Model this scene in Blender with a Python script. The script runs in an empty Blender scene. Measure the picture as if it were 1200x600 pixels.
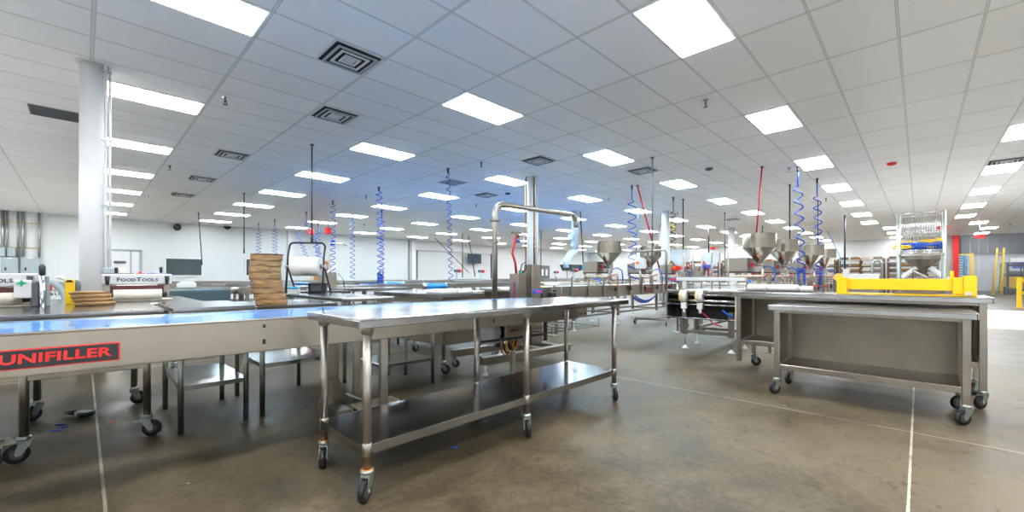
import bpy, bmesh, math, random
from mathutils import Vector, Matrix
random.seed(7)
PI = math.pi
sc = bpy.context.scene
COL = sc.collection

# ------------------------------------------------------------------ camera
TH = math.radians(44.9)
CT, ST = math.cos(TH), math.sin(TH)
FP, PCX, PCY, EYE = 490.27, 588.84, 324.05, 1.16
cam_d = bpy.data.cameras.new('camera')
cam_d.sensor_width = 36
cam_d.lens = FP / 1200 * 36
cam_d.shift_x = (600 - PCX) / 1200
cam_d.shift_y = (PCY - 300) / 1200
cam_d.clip_end = 200
cam = bpy.data.objects.new('camera', cam_d)
cam.location = (0, 0, EYE)
cam.rotation_euler = (PI/2, 0, TH - PI/2)
COL.objects.link(cam)
sc.camera = cam

CEIL = 3.717


def zof(py, x, y):
    d = x*CT + y*ST
    return EYE - (py - PCY)*d/FP


def onz(px, py, z):
    d = FP*(EYE - z)/(py - PCY)
    r = (px - PCX)/FP*d
    return d*CT + r*ST, d*ST - r*CT


def xon(px, y):            # x of the point seen at column px on the plane y = const
    k = (px - PCX)/FP
    return y*(k*ST + CT)/(ST - k*CT)


def yon(px, x):
    k = (px - PCX)/FP
    return x*(ST - k*CT)/(CT + k*ST)


# ------------------------------------------------------------------ materials
MATS = {}


def new_mat(name):
    m = bpy.data.materials.new(name)
    m.use_nodes = True
    nt = m.node_tree
    b = nt.nodes['Principled BSDF']
    MATS[name] = m
    return m, nt, b


def plain(name, col, rough=.5, metal=0.0, coat=0.0, var=.06, scale=6.0, bump=0.0, trans=0.0, alpha=1.0, ior=1.45):
    m, nt, b = new_mat(name)
    n = nt.nodes
    tc = n.new('ShaderNodeTexCoord')
    nz = n.new('ShaderNodeTexNoise')
    nz.inputs['Scale'].default_value = scale
    nz.inputs['Detail'].default_value = 4
    nt.links.new(tc.outputs['Object'], nz.inputs['Vector'])
    mx = n.new('ShaderNodeMix')
    mx.data_type = 'RGBA'
    lo = [max(0, c*(1 - var)) for c in col]
    hi = [min(1, c*(1 + var)) for c in col]
    mx.inputs[6].default_value = (*lo, 1)
    mx.inputs[7].default_value = (*hi, 1)
    nt.links.new(nz.outputs['Fac'], mx.inputs[0])
    nt.links.new(mx.outputs[2], b.inputs['Base Color'])
    b.inputs['Roughness'].default_value = rough
    b.inputs['Metallic'].default_value = metal
    b.inputs['Coat Weight'].default_value = coat
    b.inputs['Transmission Weight'].default_value = trans
    b.inputs['Alpha'].default_value = alpha
    b.inputs['IOR'].default_value = ior
    if bump:
        bp = n.new('ShaderNodeBump')
        bp.inputs['Strength'].default_value = bump
        bp.inputs['Distance'].default_value = .01
        nt.links.new(nz.outputs['Fac'], bp.inputs['Height'])
        nt.links.new(bp.outputs['Normal'], b.inputs['Normal'])
    return m


def steel(name, col=(.62, .60, .57), r0=.2, r1=.42, stretch=(1, 60, 60), bump=.05):
    m, nt, b = new_mat(name)
    n = nt.nodes
    tc = n.new('ShaderNodeTexCoord')
    mp = n.new('ShaderNodeMapping')
    mp.inputs['Scale'].default_value = stretch
    nt.links.new(tc.outputs['Object'], mp.inputs['Vector'])
    nz = n.new('ShaderNodeTexNoise')
    nz.inputs['Scale'].default_value = 2.5
    nz.inputs['Detail'].default_value = 5
    nt.links.new(mp.outputs['Vector'], nz.inputs['Vector'])
    n2 = n.new('ShaderNodeTexNoise')
    n2.inputs['Scale'].default_value = 3.0
    n2.inputs['Detail'].default_value = 6
    nt.links.new(tc.outputs['Object'], n2.inputs['Vector'])
    ad = n.new('ShaderNodeMath')
    ad.operation = 'ADD'
    nt.links.new(nz.outputs['Fac'], ad.inputs[0])
    nt.links.new(n2.outputs['Fac'], ad.inputs[1])
    mr = n.new('ShaderNodeMapRange')
    mr.inputs['From Min'].default_value = .6
    mr.inputs['From Max'].default_value = 1.4
    mr.inputs['To Min'].default_value = r0
    mr.inputs['To Max'].default_value = r1
    nt.links.new(ad.outputs[0], mr.inputs['Value'])
    nt.links.new(mr.outputs['Result'], b.inputs['Roughness'])
    cr = n.new('ShaderNodeValToRGB')
    cr.color_ramp.elements[0].position = .3
    cr.color_ramp.elements[0].color = (*[c*.88 for c in col], 1)
    cr.color_ramp.elements[1].position = .7
    cr.color_ramp.elements[1].color = (*[min(1, c*1.08) for c in col], 1)
    nt.links.new(n2.outputs['Fac'], cr.inputs['Fac'])
    nt.links.new(cr.outputs['Color'], b.inputs['Base Color'])
    b.inputs['Metallic'].default_value = 1
    bp = n.new('ShaderNodeBump')
    bp.inputs['Strength'].default_value = bump
    bp.inputs['Distance'].default_value = .002
    nt.links.new(nz.outputs['Fac'], bp.inputs['Height'])
    nt.links.new(bp.outputs['Normal'], b.inputs['Normal'])
    return m


def emit(name, col, strength):
    m, nt, b = new_mat(name)
    b.inputs['Base Color'].default_value = (.9, .9, .9, 1)
    b.inputs['Emission Color'].default_value = (*col, 1)
    b.inputs['Emission Strength'].default_value = strength
    return m


STEEL = steel('brushed stainless', (.34, .308, .268), .26, .4, (1, 60, 60), .008)
STEELTOP = steel('polished stainless top', (.385, .39, .395), .10, .24, (3, 40, 40), .008)
STEELDK = steel('worn stainless', (.27, .242, .205), .3, .48, (1, 60, 60), .01)
STEELTUBE = steel('stainless tube', (.40, .37, .33), .3, .42, (3, 3, 1), 0.0)
GALV = steel('galvanised steel', (.40, .43, .40), .34, .46, (3, 3, 1), 0.0)
ZINC = plain('zinc plate', (.36, .42, .40), .35, .9)
CHROME = plain('chrome', (.75, .76, .78), .14, 1.0)
BLACK = plain('black rubber', (.008, .008, .009), .5)
BLACKP = plain('black powder coat', (.02, .02, .025), .4)
HUB = plain('grey wheel hub', (.07, .065, .06), .5)
GREASE = plain('orange grease', (.55, .22, .05), .5)
WHITEP = plain('white paint', (.66, .67, .68), .35)
WHITEPL = plain('white plastic', (.72, .72, .71), .35)
CREAM = plain('cream roller cover', (.72, .68, .57), .6)
BLUEBELT = plain('blue conveyor belt', (.025, .30, .82), .16, 0, .4, .05)
BLUE = plain('blue polyurethane', (.01, .07, .48), .35)
BLUEPL = plain('blue plastic', (.01, .12, .62), .4)
CYAN = plain('cyan plastic', (.02, .35, .62), .4)
RED = plain('red rubber hose', (.50, .01, .03), .4)
REDP = plain('red plastic', (.75, .02, .015), .35)
ORANGE = plain('orange plastic', (.85, .20, .02), .4)
YELLOW = plain('safety yellow paint', (.88, .56, .005), .35)
GREEN = plain('green plastic', (.01, .42, .16), .4)
GREYP = plain('grey enamel', (.33, .39, .41), .4)
GREYBOX = plain('dark grey plastic', (.12, .13, .14), .5)
TEAL = plain('teal grey fabric belt', (.05, .095, .11), .6)
DARK = plain('dark cavity', (.015, .014, .012), .7)
COPPER = plain('copper pipe', (.45, .18, .07), .35, .9)
WOOD = plain('stained wood', (.42, .16, .04), .5)
TAPE = plain('yellow tape', (.85, .55, .08), .4)
ROLLW = plain('white paper roll', (.74, .73, .71), .7)
GLASSY = plain('clear acrylic', (.80, .83, .86), .12, 0, 0, .02, 6, 0, 0.0, .5)
STRIPM = plain('clear vinyl strip', (.75, .80, .86), .15, 0, 0, .02, 6, 0, 0.0, .07)
RACKW = plain('dark stained rack wood', (.16, .085, .045), .6)
HOPPERM = steel('bright hopper steel', (.42, .39, .34), .06, .16, (2, 2, 1), 0.0)
GLASSDK = plain('dark window glass', (.05, .075, .08), .08, 0, .5, .3, 1.2)
SCREEN = plain('dark blue screen', (.006, .035, .07), .4, 0, 0, .4, 4)
BROWNRUST = plain('brown scraper board', (.10, .03, .03), .6)
DUCTW = plain('white duct', (.66, .71, .76), .3)
STRUT = plain('brass toned strut', (.50, .40, .18), .45, .6)
TAN = plain('tan enamel', (.62, .55, .42), .5)
NAVY = plain('navy label', (.02, .04, .30), .4)


def cardboard():
    m, nt, b = new_mat('corrugated cardboard edge')
    n = nt.nodes
    tc = n.new('ShaderNodeTexCoord')
    mp = n.new('ShaderNodeMapping')
    mp.inputs['Scale'].default_value = (6, 6, 110)
    nt.links.new(tc.outputs['Object'], mp.inputs['Vector'])
    w = n.new('ShaderNodeTexNoise')
    w.inputs['Scale'].default_value = 2.2
    w.inputs['Detail'].default_value = 6
    nt.links.new(mp.outputs['Vector'], w.inputs['Vector'])
    cr = n.new('ShaderNodeValToRGB')
    cr.color_ramp.elements[0].position = .35
    cr.color_ramp.elements[0].color = (.13, .065, .025, 1)
    cr.color_ramp.elements[1].position = .66
    cr.color_ramp.elements[1].color = (.50, .30, .13, 1)
    nt.links.new(w.outputs['Fac'], cr.inputs['Fac'])
    nt.links.new(cr.outputs['Color'], b.inputs['Base Color'])
    b.inputs['Roughness'].default_value = .9
    bp = n.new('ShaderNodeBump')
    bp.inputs['Strength'].default_value = .8
    bp.inputs['Distance'].default_value = .004
    nt.links.new(w.outputs['Fac'], bp.inputs['Height'])
    nt.links.new(bp.outputs['Normal'], b.inputs['Normal'])
    return m


CARD = cardboard()


def math_node(nt, op, a, b=None, c=None):
    n = nt.nodes.new('ShaderNodeMath')
    n.operation = op
    for i, v in enumerate((a, b, c)):
        if v is None:
            continue
        if isinstance(v, (int, float)):
            n.inputs[i].default_value = v
        else:
            nt.links.new(v, n.inputs[i])
    return n.outputs[0]


def mixc(nt, fac, a, b):
    mx = nt.nodes.new('ShaderNodeMix')
    mx.data_type = 'RGBA'
    for i, v in ((0, fac), (6, a), (7, b)):
        if isinstance(v, (int, float)):
            mx.inputs[i].default_value = v
        elif isinstance(v, tuple):
            mx.inputs[i].default_value = (*v, 1)
        else:
            nt.links.new(v, mx.inputs[i])
    return mx.outputs[2]


LX0, LY0, TX, TY = 1.2953, 3.8113, 1.2192, .6096


def ceiling_mat():
    m, nt, b = new_mat('white vinyl ceiling tile')
    n = nt.nodes
    geo = n.new('ShaderNodeTexCoord')
    sp = n.new('ShaderNodeSeparateXYZ')
    nt.links.new(geo.outputs['Object'], sp.inputs[0])
    u = math_node(nt, 'DIVIDE', math_node(nt, 'SUBTRACT', sp.outputs[0], LX0), TX)
    v = math_node(nt, 'DIVIDE', math_node(nt, 'SUBTRACT', sp.outputs[1], LY0), TY)
    fu = math_node(nt, 'ABSOLUTE', math_node(nt, 'SUBTRACT', math_node(nt, 'FRACT', u), .5))
    fv = math_node(nt, 'ABSOLUTE', math_node(nt, 'SUBTRACT', math_node(nt, 'FRACT', v), .5))
    bu = math_node(nt, 'GREATER_THAN', fu, .5 - .013/TX)
    bv = math_node(nt, 'GREATER_THAN', fv, .5 - .007/TY)
    bar = math_node(nt, 'MAXIMUM', bu, bv)
    gu = math_node(nt, 'COMPARE', fu, .5 - .0155/TX, .003/TX)
    gv = math_node(nt, 'COMPARE', fv, .5 - .0095/TY, .003/TY)
    gap = math_node(nt, 'MAXIMUM', gu, gv)
    cv = n.new('ShaderNodeCombineXYZ')
    nt.links.new(math_node(nt, 'FLOOR', u), cv.inputs[0])
    nt.links.new(math_node(nt, 'FLOOR', v), cv.inputs[1])
    wn = n.new('ShaderNodeTexWhiteNoise')
    nt.links.new(cv.outputs[0], wn.inputs['Vector'])
    tile = mixc(nt, wn.outputs['Value'], (.89, .885, .87), (.94, .935, .925))
    nz = n.new('ShaderNodeTexNoise')
    nz.inputs['Scale'].default_value = .7
    nz.inputs['Detail'].default_value = 5
    nt.links.new(geo.outputs['Object'], nz.inputs['Vector'])
    tile2 = mixc(nt, math_node(nt, 'MULTIPLY', nz.outputs['Fac'], .25), tile, (.82, .80, .77))
    c1 = mixc(nt, bar, tile2, (.70, .72, .69))
    c2 = mixc(nt, gap, c1, (.50, .50, .48))
    nt.links.new(c2, b.inputs['Base Color'])
    b.inputs['Roughness'].default_value = .38
    # each lay-in tile bows a little between its bars
    sag = math_node(nt, 'MULTIPLY', math_node(nt, 'MULTIPLY', fv, fv), 1.0)
    sag2 = math_node(nt, 'ADD', sag, math_node(nt, 'MULTIPLY', math_node(nt, 'MULTIPLY', fu, fu), .5))
    sag3 = math_node(nt, 'MULTIPLY', sag2, math_node(nt, 'ADD', math_node(nt, 'MULTIPLY', wn.outputs['Value'], .8), .2))
    bp = n.new('ShaderNodeBump')
    bp.inputs['Strength'].default_value = 1
    bp.inputs['Distance'].default_value = .03
    nt.links.new(sag3, bp.inputs['Height'])
    nt.links.new(bp.outputs['Normal'], b.inputs['Normal'])
    return m


def floor_mat():
    m, nt, b = new_mat('polished stained concrete')
    n = nt.nodes
    tc = n.new('ShaderNodeTexCoord')
    sp = n.new('ShaderNodeSeparateXYZ')
    nt.links.new(tc.outputs['Object'], sp.inputs[0])
    X, Y = sp.outputs[0], sp.outputs[1]

    def noise(scale, detail=6, rough=.6, dist=0.0):
        z = n.new('ShaderNodeTexNoise')
        z.inputs['Scale'].default_value = scale
        z.inputs['Detail'].default_value = detail
        z.inputs['Roughness'].default_value = rough
        z.inputs['Distortion'].default_value = dist
        nt.links.new(tc.outputs['Object'], z.inputs['Vector'])
        return z.outputs['Fac']
    big, mid, fine, blotch = noise(.45, 5, .6, .6), noise(1.8, 7, .65, 1.2), noise(26, 5), noise(5, 8, .7, 2.0)
    cr = n.new('ShaderNodeValToRGB')
    e = cr.color_ramp.elements
    e[0].position, e[0].color = .42, (.052, .039, .020, 1)
    e[1].position, e[1].color = .58, (.150, .118, .072, 1)
    k = math_node(nt, 'ADD', math_node(nt, 'MULTIPLY', big, .45), math_node(nt, 'ADD', math_node(nt, 'MULTIPLY', mid, .38), math_node(nt, 'MULTIPLY', fine, .17)))
    nt.links.new(k, cr.inputs['Fac'])
    base = cr.outputs['Color']
    # damp looking stains with ragged rims
    st = n.new('ShaderNodeMapRange')
    st.inputs['From Min'].default_value, st.inputs['From Max'].default_value = .56, .64
    nt.links.new(blotch, st.inputs['Value'])
    base = mixc(nt, math_node(nt, 'MULTIPLY', st.outputs['Result'], .5), base, (.040, .028, .014))
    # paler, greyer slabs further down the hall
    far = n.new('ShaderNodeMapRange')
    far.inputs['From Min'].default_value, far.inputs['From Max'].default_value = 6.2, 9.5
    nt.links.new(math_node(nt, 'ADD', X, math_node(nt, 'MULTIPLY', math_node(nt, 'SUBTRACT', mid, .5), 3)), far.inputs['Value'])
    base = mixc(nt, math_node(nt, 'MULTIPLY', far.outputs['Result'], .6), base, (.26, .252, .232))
    w1 = math_node(nt, 'GREATER_THAN', X, 14.4)
    w2 = math_node(nt, 'LESS_THAN', X, 22.3)
    w3 = math_node(nt, 'LESS_THAN', Y, 1.2)
    slab = math_node(nt, 'MULTIPLY', math_node(nt, 'MULTIPLY', w1, w2), w3)
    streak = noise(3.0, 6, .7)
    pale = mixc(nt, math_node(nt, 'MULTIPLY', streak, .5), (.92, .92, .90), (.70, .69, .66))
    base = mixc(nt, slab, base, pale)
    bounce1 = math_node(nt, 'MULTIPLY', math_node(nt, 'LESS_THAN', Y, -.9), math_node(nt, 'LESS_THAN', X, 4.36))
    bounce2 = math_node(nt, 'LESS_THAN', X, -.9)
    base = mixc(nt, math_node(nt, 'MAXIMUM', bounce1, math_node(nt, 'MULTIPLY', bounce2, .55)), base, pale)  # unseen floor made paler, added to bounce light onto the ceiling
    jit = math_node(nt, 'MULTIPLY', math_node(nt, 'SUBTRACT', fine, .5), .012)
    line = None
    for ax, off, w in ((Y, .04, .006), (X, 4.36, .004), (X, .08, .007), (X, 8.67, .008), (X, 14.4, .010), (Y, 7.0, .010), (X, 12.9, .008), (Y, 14.0, .01)):
        d = math_node(nt, 'ABSOLUTE', math_node(nt, 'SUBTRACT', math_node(nt, 'ADD', ax, jit), off))
        l = math_node(nt, 'LESS_THAN', d, w)
        line = l if line is None else math_node(nt, 'MAXIMUM', line, l)
    wear = n.new('ShaderNodeMapRange')
    wear.inputs['From Min'].default_value, wear.inputs['From Max'].default_value = .42, .52
    nt.links.new(mid, wear.inputs['Value'])
    lw = math_node(nt, 'MULTIPLY', line, math_node(nt, 'ADD', .45, math_node(nt, 'MULTIPLY', wear.outputs['Result'], .5)))
    base = mixc(nt, lw, base, (.50, .46, .38))
    # crumbs
    vo = n.new('ShaderNodeTexVoronoi')
    vo.inputs['Scale'].default_value = 3.2
    nt.links.new(tc.outputs['Object'], vo.inputs['Vector'])
    cr_ = math_node(nt, 'LESS_THAN', vo.outputs['Distance'], .028)
    base = mixc(nt, math_node(nt, 'MULTIPLY', cr_, .7), base, (.5, .48, .42))
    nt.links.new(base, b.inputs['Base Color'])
    rr = n.new('ShaderNodeMapRange')
    rr.inputs['From Min'].default_value, rr.inputs['From Max'].default_value = .3, .7
    rr.inputs['To Min'].default_value, rr.inputs['To Max'].default_value = .36, .55
    b.inputs['Specular IOR Level'].default_value = .22
    nt.links.new(mid, rr.inputs['Value'])
    nt.links.new(rr.outputs['Result'], b.inputs['Roughness'])
    bp = n.new('ShaderNodeBump')
    bp.inputs['Strength'].default_value = .25
    bp.inputs['Distance'].default_value = .004
    nt.links.new(mid, bp.inputs['Height'])
    nt.links.new(bp.outputs['Normal'], b.inputs['Normal'])
    return m


def wall_mat():
    m, nt, b = new_mat('white wall panel')
    n = nt.nodes
    tc = n.new('ShaderNodeTexCoord')
    sp = n.new('ShaderNodeSeparateXYZ')
    nt.links.new(tc.outputs['Object'], sp.inputs[0])
    s = math_node(nt, 'ADD', sp.outputs[0], sp.outputs[1])
    f = math_node(nt, 'FRACT', math_node(nt, 'DIVIDE', s, 1.22))
    seam = math_node(nt, 'LESS_THAN', f, .014)
    base = mixc(nt, math_node(nt, 'MULTIPLY', seam, .5), (.60, .63, .635), (.48, .51, .515))
    nt.links.new(base, b.inputs['Base Color'])
    b.inputs['Roughness'].default_value = .35
    return m


CEILM, FLOORM, WALLM = ceiling_mat(), floor_mat(), wall_mat()
LIGHTM = emit('light diffuser', (.95, .97, 1.0), 18.0)
COOLM = emit('cool light diffuser', (.66, .88, 1.0), 20.0)


# ------------------------------------------------------------------ mesh builder
class MB:
    def __init__(s):
        s.bm = bmesh.new()

    def _add(s, verts, mat=None):
        return verts

    def box(s, x0, x1, y0, y1, z0, z1, bev=0.0, seg=1, rot=None):
        t = bmesh.new()
        bmesh.ops.create_cube(t, size=1)
        sx, sy, sz = x1-x0, y1-y0, z1-z0
        for v in t.verts:
            v.co = Vector((v.co.x*sx, v.co.y*sy, v.co.z*sz))
        if bev > 0:
            bmesh.ops.bevel(t, geom=t.edges[:], offset=min(bev, .45*min(abs(sx), abs(sy), abs(sz))), segments=seg, affect='EDGES', profile=.5)
        c = Vector(((x0+x1)/2, (y0+y1)/2, (z0+z1)/2))
        M = Matrix.Translation(c)
        if rot is not None:
            M = M @ rot
        t.transform(M)
        s.merge(t)
        return s

    def merge(s, t):
        me = bpy.data.meshes.new('tmp')
        t.to_mesh(me)
        t.free()
        s.bm.from_mesh(me)
        bpy.data.meshes.remove(me)

    def cyl(s, a, b, r, r2=None, n=16, caps=True):
        a, b = Vector(a), Vector(b)
        d = b - a
        L = d.length
        t = bmesh.new()
        bmesh.ops.create_cone(t, cap_ends=caps, segments=n, radius1=r, radius2=r if r2 is None else r2, depth=L)
        q = Vector((0, 0, 1)).rotation_difference(d.normalized())
        t.transform(Matrix.Translation((a+b)/2) @ q.to_matrix().to_4x4())
        for f in t.faces:
            f.smooth = len(f.verts) == 4 and n > 8
        s.merge(t)
        return s

    def lathe(s, prof, c=(0, 0, 0), n=24, axis='z', smooth=True):
        t = bmesh.new()
        rings = []
        for r, z in prof:
            ring = []
            for i in range(n):
                a = 2*PI*i/n
                ring.append(t.verts.new((r*math.cos(a), r*math.sin(a), z)))
            rings.append(ring)
        for k in range(len(rings)-1):
            for i in range(n):
                f = t.faces.new((rings[k][i], rings[k][(i+1) % n], rings[k+1][(i+1) % n], rings[k+1][i]))
                f.smooth = smooth
        if prof[0][0] > 1e-5:
            t.faces.new(list(reversed(rings[0])))
        if prof[-1][0] > 1e-5:
            t.faces.new(rings[-1])
        bmesh.ops.remove_doubles(t, verts=t.verts[:], dist=1e-6)
        if axis == 'y':
            t.transform(Matrix.Rotation(-PI/2, 4, 'X'))
        elif axis == 'x':
            t.transform(Matrix.Rotation(PI/2, 4, 'Y'))
        t.transform(Matrix.Translation(Vector(c)))
        s.merge(t)
        return s

    def tube(s, pts, r, n=8, closed=False):
        pts = [Vector(p) for p in pts]
        N = len(pts)
        t = bmesh.new()
        rings = []
        prev = None
        for i, p in enumerate(pts):
            if closed:
                d = pts[(i+1) % N] - pts[i-1]
            elif i == 0:
                d = pts[1] - p
            elif i == N-1:
                d = p - pts[-2]
            else:
                d = (pts[i+1] - p).normalized() + (p - pts[i-1]).normalized()
            d.normalize()
            if prev is None:
                u = d.orthogonal().normalized()
            else:
                u = (prev - d*prev.dot(d))
                u = u.normalized() if u.length > 1e-6 else d.orthogonal().normalized()
            prev = u
            w = d.cross(u)
            rings.append([t.verts.new(p + r*(math.cos(2*PI*k/n)*u + math.sin(2*PI*k/n)*w)) for k in range(n)])
        for i in range(N if closed else N-1):
            A, B = rings[i], rings[(i+1) % N]
            for k in range(n):
                f = t.faces.new((A[k], A[(k+1) % n], B[(k+1) % n], B[k]))
                f.smooth = True
        if not closed:
            t.faces.new(list(reversed(rings[0])))
            t.faces.new(rings[-1])
        s.merge(t)
        return s

    def prism(s, outline, h, M=None):      # outline in xy, extruded in z
        t = bmesh.new()
        a = [t.verts.new((x, y, 0)) for x, y in outline]
        b = [t.verts.new((x, y, h)) for x, y in outline]
        t.faces.new(list(reversed(a)))
        t.faces.new(b)
        n = len(outline)
        for i in range(n):
            t.faces.new((a[i], a[(i+1) % n], b[(i+1) % n], b[i]))
        if M is not None:
            t.transform(M)
        s.merge(t)
        return s

    def build(s, name, mat, parent=None, loc=None):
        bmesh.ops.recalc_face_normals(s.bm, faces=s.bm.faces[:])
        me = bpy.data.meshes.new(name)
        s.bm.to_mesh(me)
        s.bm.free()
        me.materials.append(mat)
        o = bpy.data.objects.new(name, me)
        COL.objects.link(o)
        if parent is not None:
            o.parent = parent
        if loc is not None:
            o.location = loc
        return o


def tag(o, label=None, cat=None, group=None, kind=None):
    if label:
        o['label'] = label
    if cat:
        o['category'] = cat
    if group:
        o['group'] = group
    if kind:
        o['kind'] = kind
    return o


def thing(name, label, cat, loc=(0, 0, 0), rz=0.0, group=None):
    o = bpy.data.objects.new(name, None)
    o.empty_display_size = .1
    o.location = loc
    o.rotation_euler = (0, 0, rz)
    COL.objects.link(o)
    return tag(o, label, cat, group)


def dup(root, loc, rz=0.0, label=None, group=None):
    r = root.copy()
    COL.objects.link(r)
    r.location = loc
    r.rotation_euler = (0, 0, rz)
    if label:
        r['label'] = label
    if group:
        r['group'] = group
    for ch in list(root.children):
        c = ch.copy()
        COL.objects.link(c)
        c.parent = r
        for g in list(ch.children):
            d = g.copy()
            COL.objects.link(d)
            d.parent = c
    return r


def struct(o):
    o['kind'] = 'structure'
    return o


def shared(name, me, parent, loc, rz=0.0):
    o = bpy.data.objects.new(name, me)
    COL.objects.link(o)
    o.parent = parent
    o.location = loc
    o.rotation_euler = (0, 0, rz)
    return o


def text_mesh(body, size, depth, sx=1.0, shear=0.0, spacing=1.0, bold=0.0):
    cu = bpy.data.curves.new('lettering', 'FONT')
    cu.body = body
    cu.size = size
    cu.extrude = depth
    cu.shear = shear
    cu.offset = bold
    cu.space_character = spacing
    cu.align_x = 'CENTER'
    cu.align_y = 'CENTER'
    cu.resolution_u = 3
    o = bpy.data.objects.new('lettering', cu)
    COL.objects.link(o)
    bpy.context.view_layer.update()
    dg = bpy.context.evaluated_depsgraph_get()
    me = bpy.data.meshes.new_from_object(o.evaluated_get(dg))
    for v in me.vertices:
        v.co.x *= sx
    bpy.data.objects.remove(o)
    return me


def lettering(name, body, parent, loc, rot, size, mat, depth=.001, **k):
    me = text_mesh(body, size, depth, **k)
    me.materials.clear()
    me.materials.append(mat)
    o = bpy.data.objects.new(name, me)
    COL.objects.link(o)
    o.parent = parent
    o.location = loc
    o.rotation_euler = rot
    return o


# ------------------------------------------------------------------ room
WX0, WX1, WY0, WY1 = -7.0, 38.6, -9.0, 25.1
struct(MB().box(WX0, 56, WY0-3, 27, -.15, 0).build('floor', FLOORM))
struct(MB().box(WX0, WX1, WY0, WY1+1.6, CEIL, CEIL+.05).build('ceiling', CEILM))
# left/back long wall with a deeper bay behind the coving
bx0 = xon(486, WY1)
bx1 = xon(576, WY1 + .5)
w = MB()
w.box(WX0, bx0, WY1, WY1+.2, 0, CEIL)
w.box(bx0, bx1, WY1+.5, WY1+.7, 0, CEIL)
w.box(bx0, bx0+.2, WY1+.2, WY1+.7, 0, CEIL)
w.box(bx1, WX1, WY1+.2, WY1+.4, 0, CEIL)
struct(w.build('wall_left', WALLM))
struct(MB().box(bx0, bx1, WY1+.25, WY1+.5, 3.05, CEIL).build('trim_1', WHITEP))
oy0, oy1 = yon(1116.5, WX1), WY0     # opening to the warehouse
w = MB()
w.box(WX1, WX1+.2, oy0, WY1+.7, 0, CEIL)
struct(w.build('wall_back', WALLM))
WALLB = plain('white painted rear wall', (.82, .82, .80), .6)
struct(MB().box(WX0-.2, WX0, WY0, WY1, 0, CEIL).build('wall_front', WALLB))
struct(MB().box(WX0, WX1, WY0-.2, WY0, 0, CEIL).build('wall_right', WALLB))
# pilasters on the left wall
for i, px in enumerate((339.5, 483)):
    x = xon(px, WY1)
    struct(MB().box(x-.16, x+.16, WY1-.25, WY1, 0, CEIL, .01).build('trim_%d' % (i+2), WHITEP))
x = xon(479, WY1)
struct(MB().box(x-.04, x+.04, WY1-.03, WY1, 0, CEIL).build('trim_4', GREYBOX))
for i, px in enumerate((488, 575.5)):
    x = xon(px, WY1+.5)
    struct(MB().box(x-.06, x+.06, WY1+.42, WY1+.5, 0, 3.05).build('trim_%d' % (i+5), GREYBOX))

# windows in the left wall
for i, (p0, p1, y0, y1) in enumerate(((194.5, 236, 303, 322.5), (288.5, 300, 304, 322.5))):
    xa, xb = xon(p0, WY1), xon(p1, WY1)
    z1, z0 = zof(y0, xa, WY1), zof(y1, xa, WY1)
    o = struct(MB().box(xa, xb, WY1-.02, WY1+.01, z0, z1).build('window_%d' % (i+1), GLASSDK))
    f = MB()
    f.box(xa-.07, xb+.07, WY1-.05, WY1, z1, z1+.07).box(xa-.07, xb+.07, WY1-.05, WY1, z0-.07, z0)
    f.box(xa-.07, xa, WY1-.05, WY1, z0, z1).box(xb, xb+.07, WY1-.05, WY1, z0, z1)
    f.build('window_frame', WHITEP, o)
# grey double door
xa, xb = xon(126, WY1), xon(166.5, WY1)
z1 = zof(291.5, xa, WY1)
o = struct(MB().box(xa+.08, xb-.4, WY1-.03, WY1, 0.01, z1-.1).build('door_1', WHITEP))
f = MB()
f.box(xa, xb, WY1-.06, WY1, z1-.08, z1)
f.box(xa, xa+.07, WY1-.06, WY1, 0, z1).box(xb-.1, xb, WY1-.06, WY1, 0, z1).box(xb-.42, xb-.36, WY1-.06, WY1, 0, z1)
f.build('door_frame', GREYP, o)
MB().box(xb-.40, xb-.1, WY1-.03, WY1, 0.01, z1-.1).build('side_panel', WHITEP, o)
MB().box(xb-.95, xb-.55, WY1-.12, WY1-.03, z1-.62, z1-.52, .02).build('door_closer', GREYBOX, o)
# orange wooden door
xa, xb = xon(367, WY1), xon(384.5, WY1)
z1 = zof(306, xa, WY1)
o = struct(MB().box(xa, xb, WY1-.04, WY1, 0, z1).build('door_2', WOOD))
f = MB().box(xa-.12, xb+.12, WY1-.06, WY1, z1, z1+.12).box(xa-.12, xa, WY1-.06, WY1, 0, z1).box(xb, xb+.12, WY1-.06, WY1, 0, z1)
f.build('door_frame', TAN, o)
MB().box(xa+.25, xb-.25, WY1-.055, WY1-.04, z1-.95, z1-.3).build('door_pane', GLASSDK, o)
# grey swing doors with two small lights, far back
Yd = WY1+.2
xa, xb = xon(632, Yd), xon(643.5, Yd)
z1 = 2.2
o = struct(MB().box(xa, xb, Yd-.06, Yd, .01, z1).build('door_3', GREYBOX))
for k in (.27, .68):
    c = xa + (xb-xa)*k
    MB().box(c-.14, c+.14, Yd-.075, Yd-.06, 1.25, 1.85).build('door_pane', WHITEPL, o)

# ------------------------------------------------------------------ columns
def column(name, x, y, r, label, base_z=0.0):
    t = thing(name, label, 'column', (x, y, 0))
    MB().cyl((0, 0, 0), (0, 0, CEIL-.002), r, n=32).build('shaft', WHITEP, t)
    MB().lathe([(r+.035, CEIL-.012), (r+.035, CEIL-.002)], n=32).build('ceiling_collar', WHITEPL, t)
    return t


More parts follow.
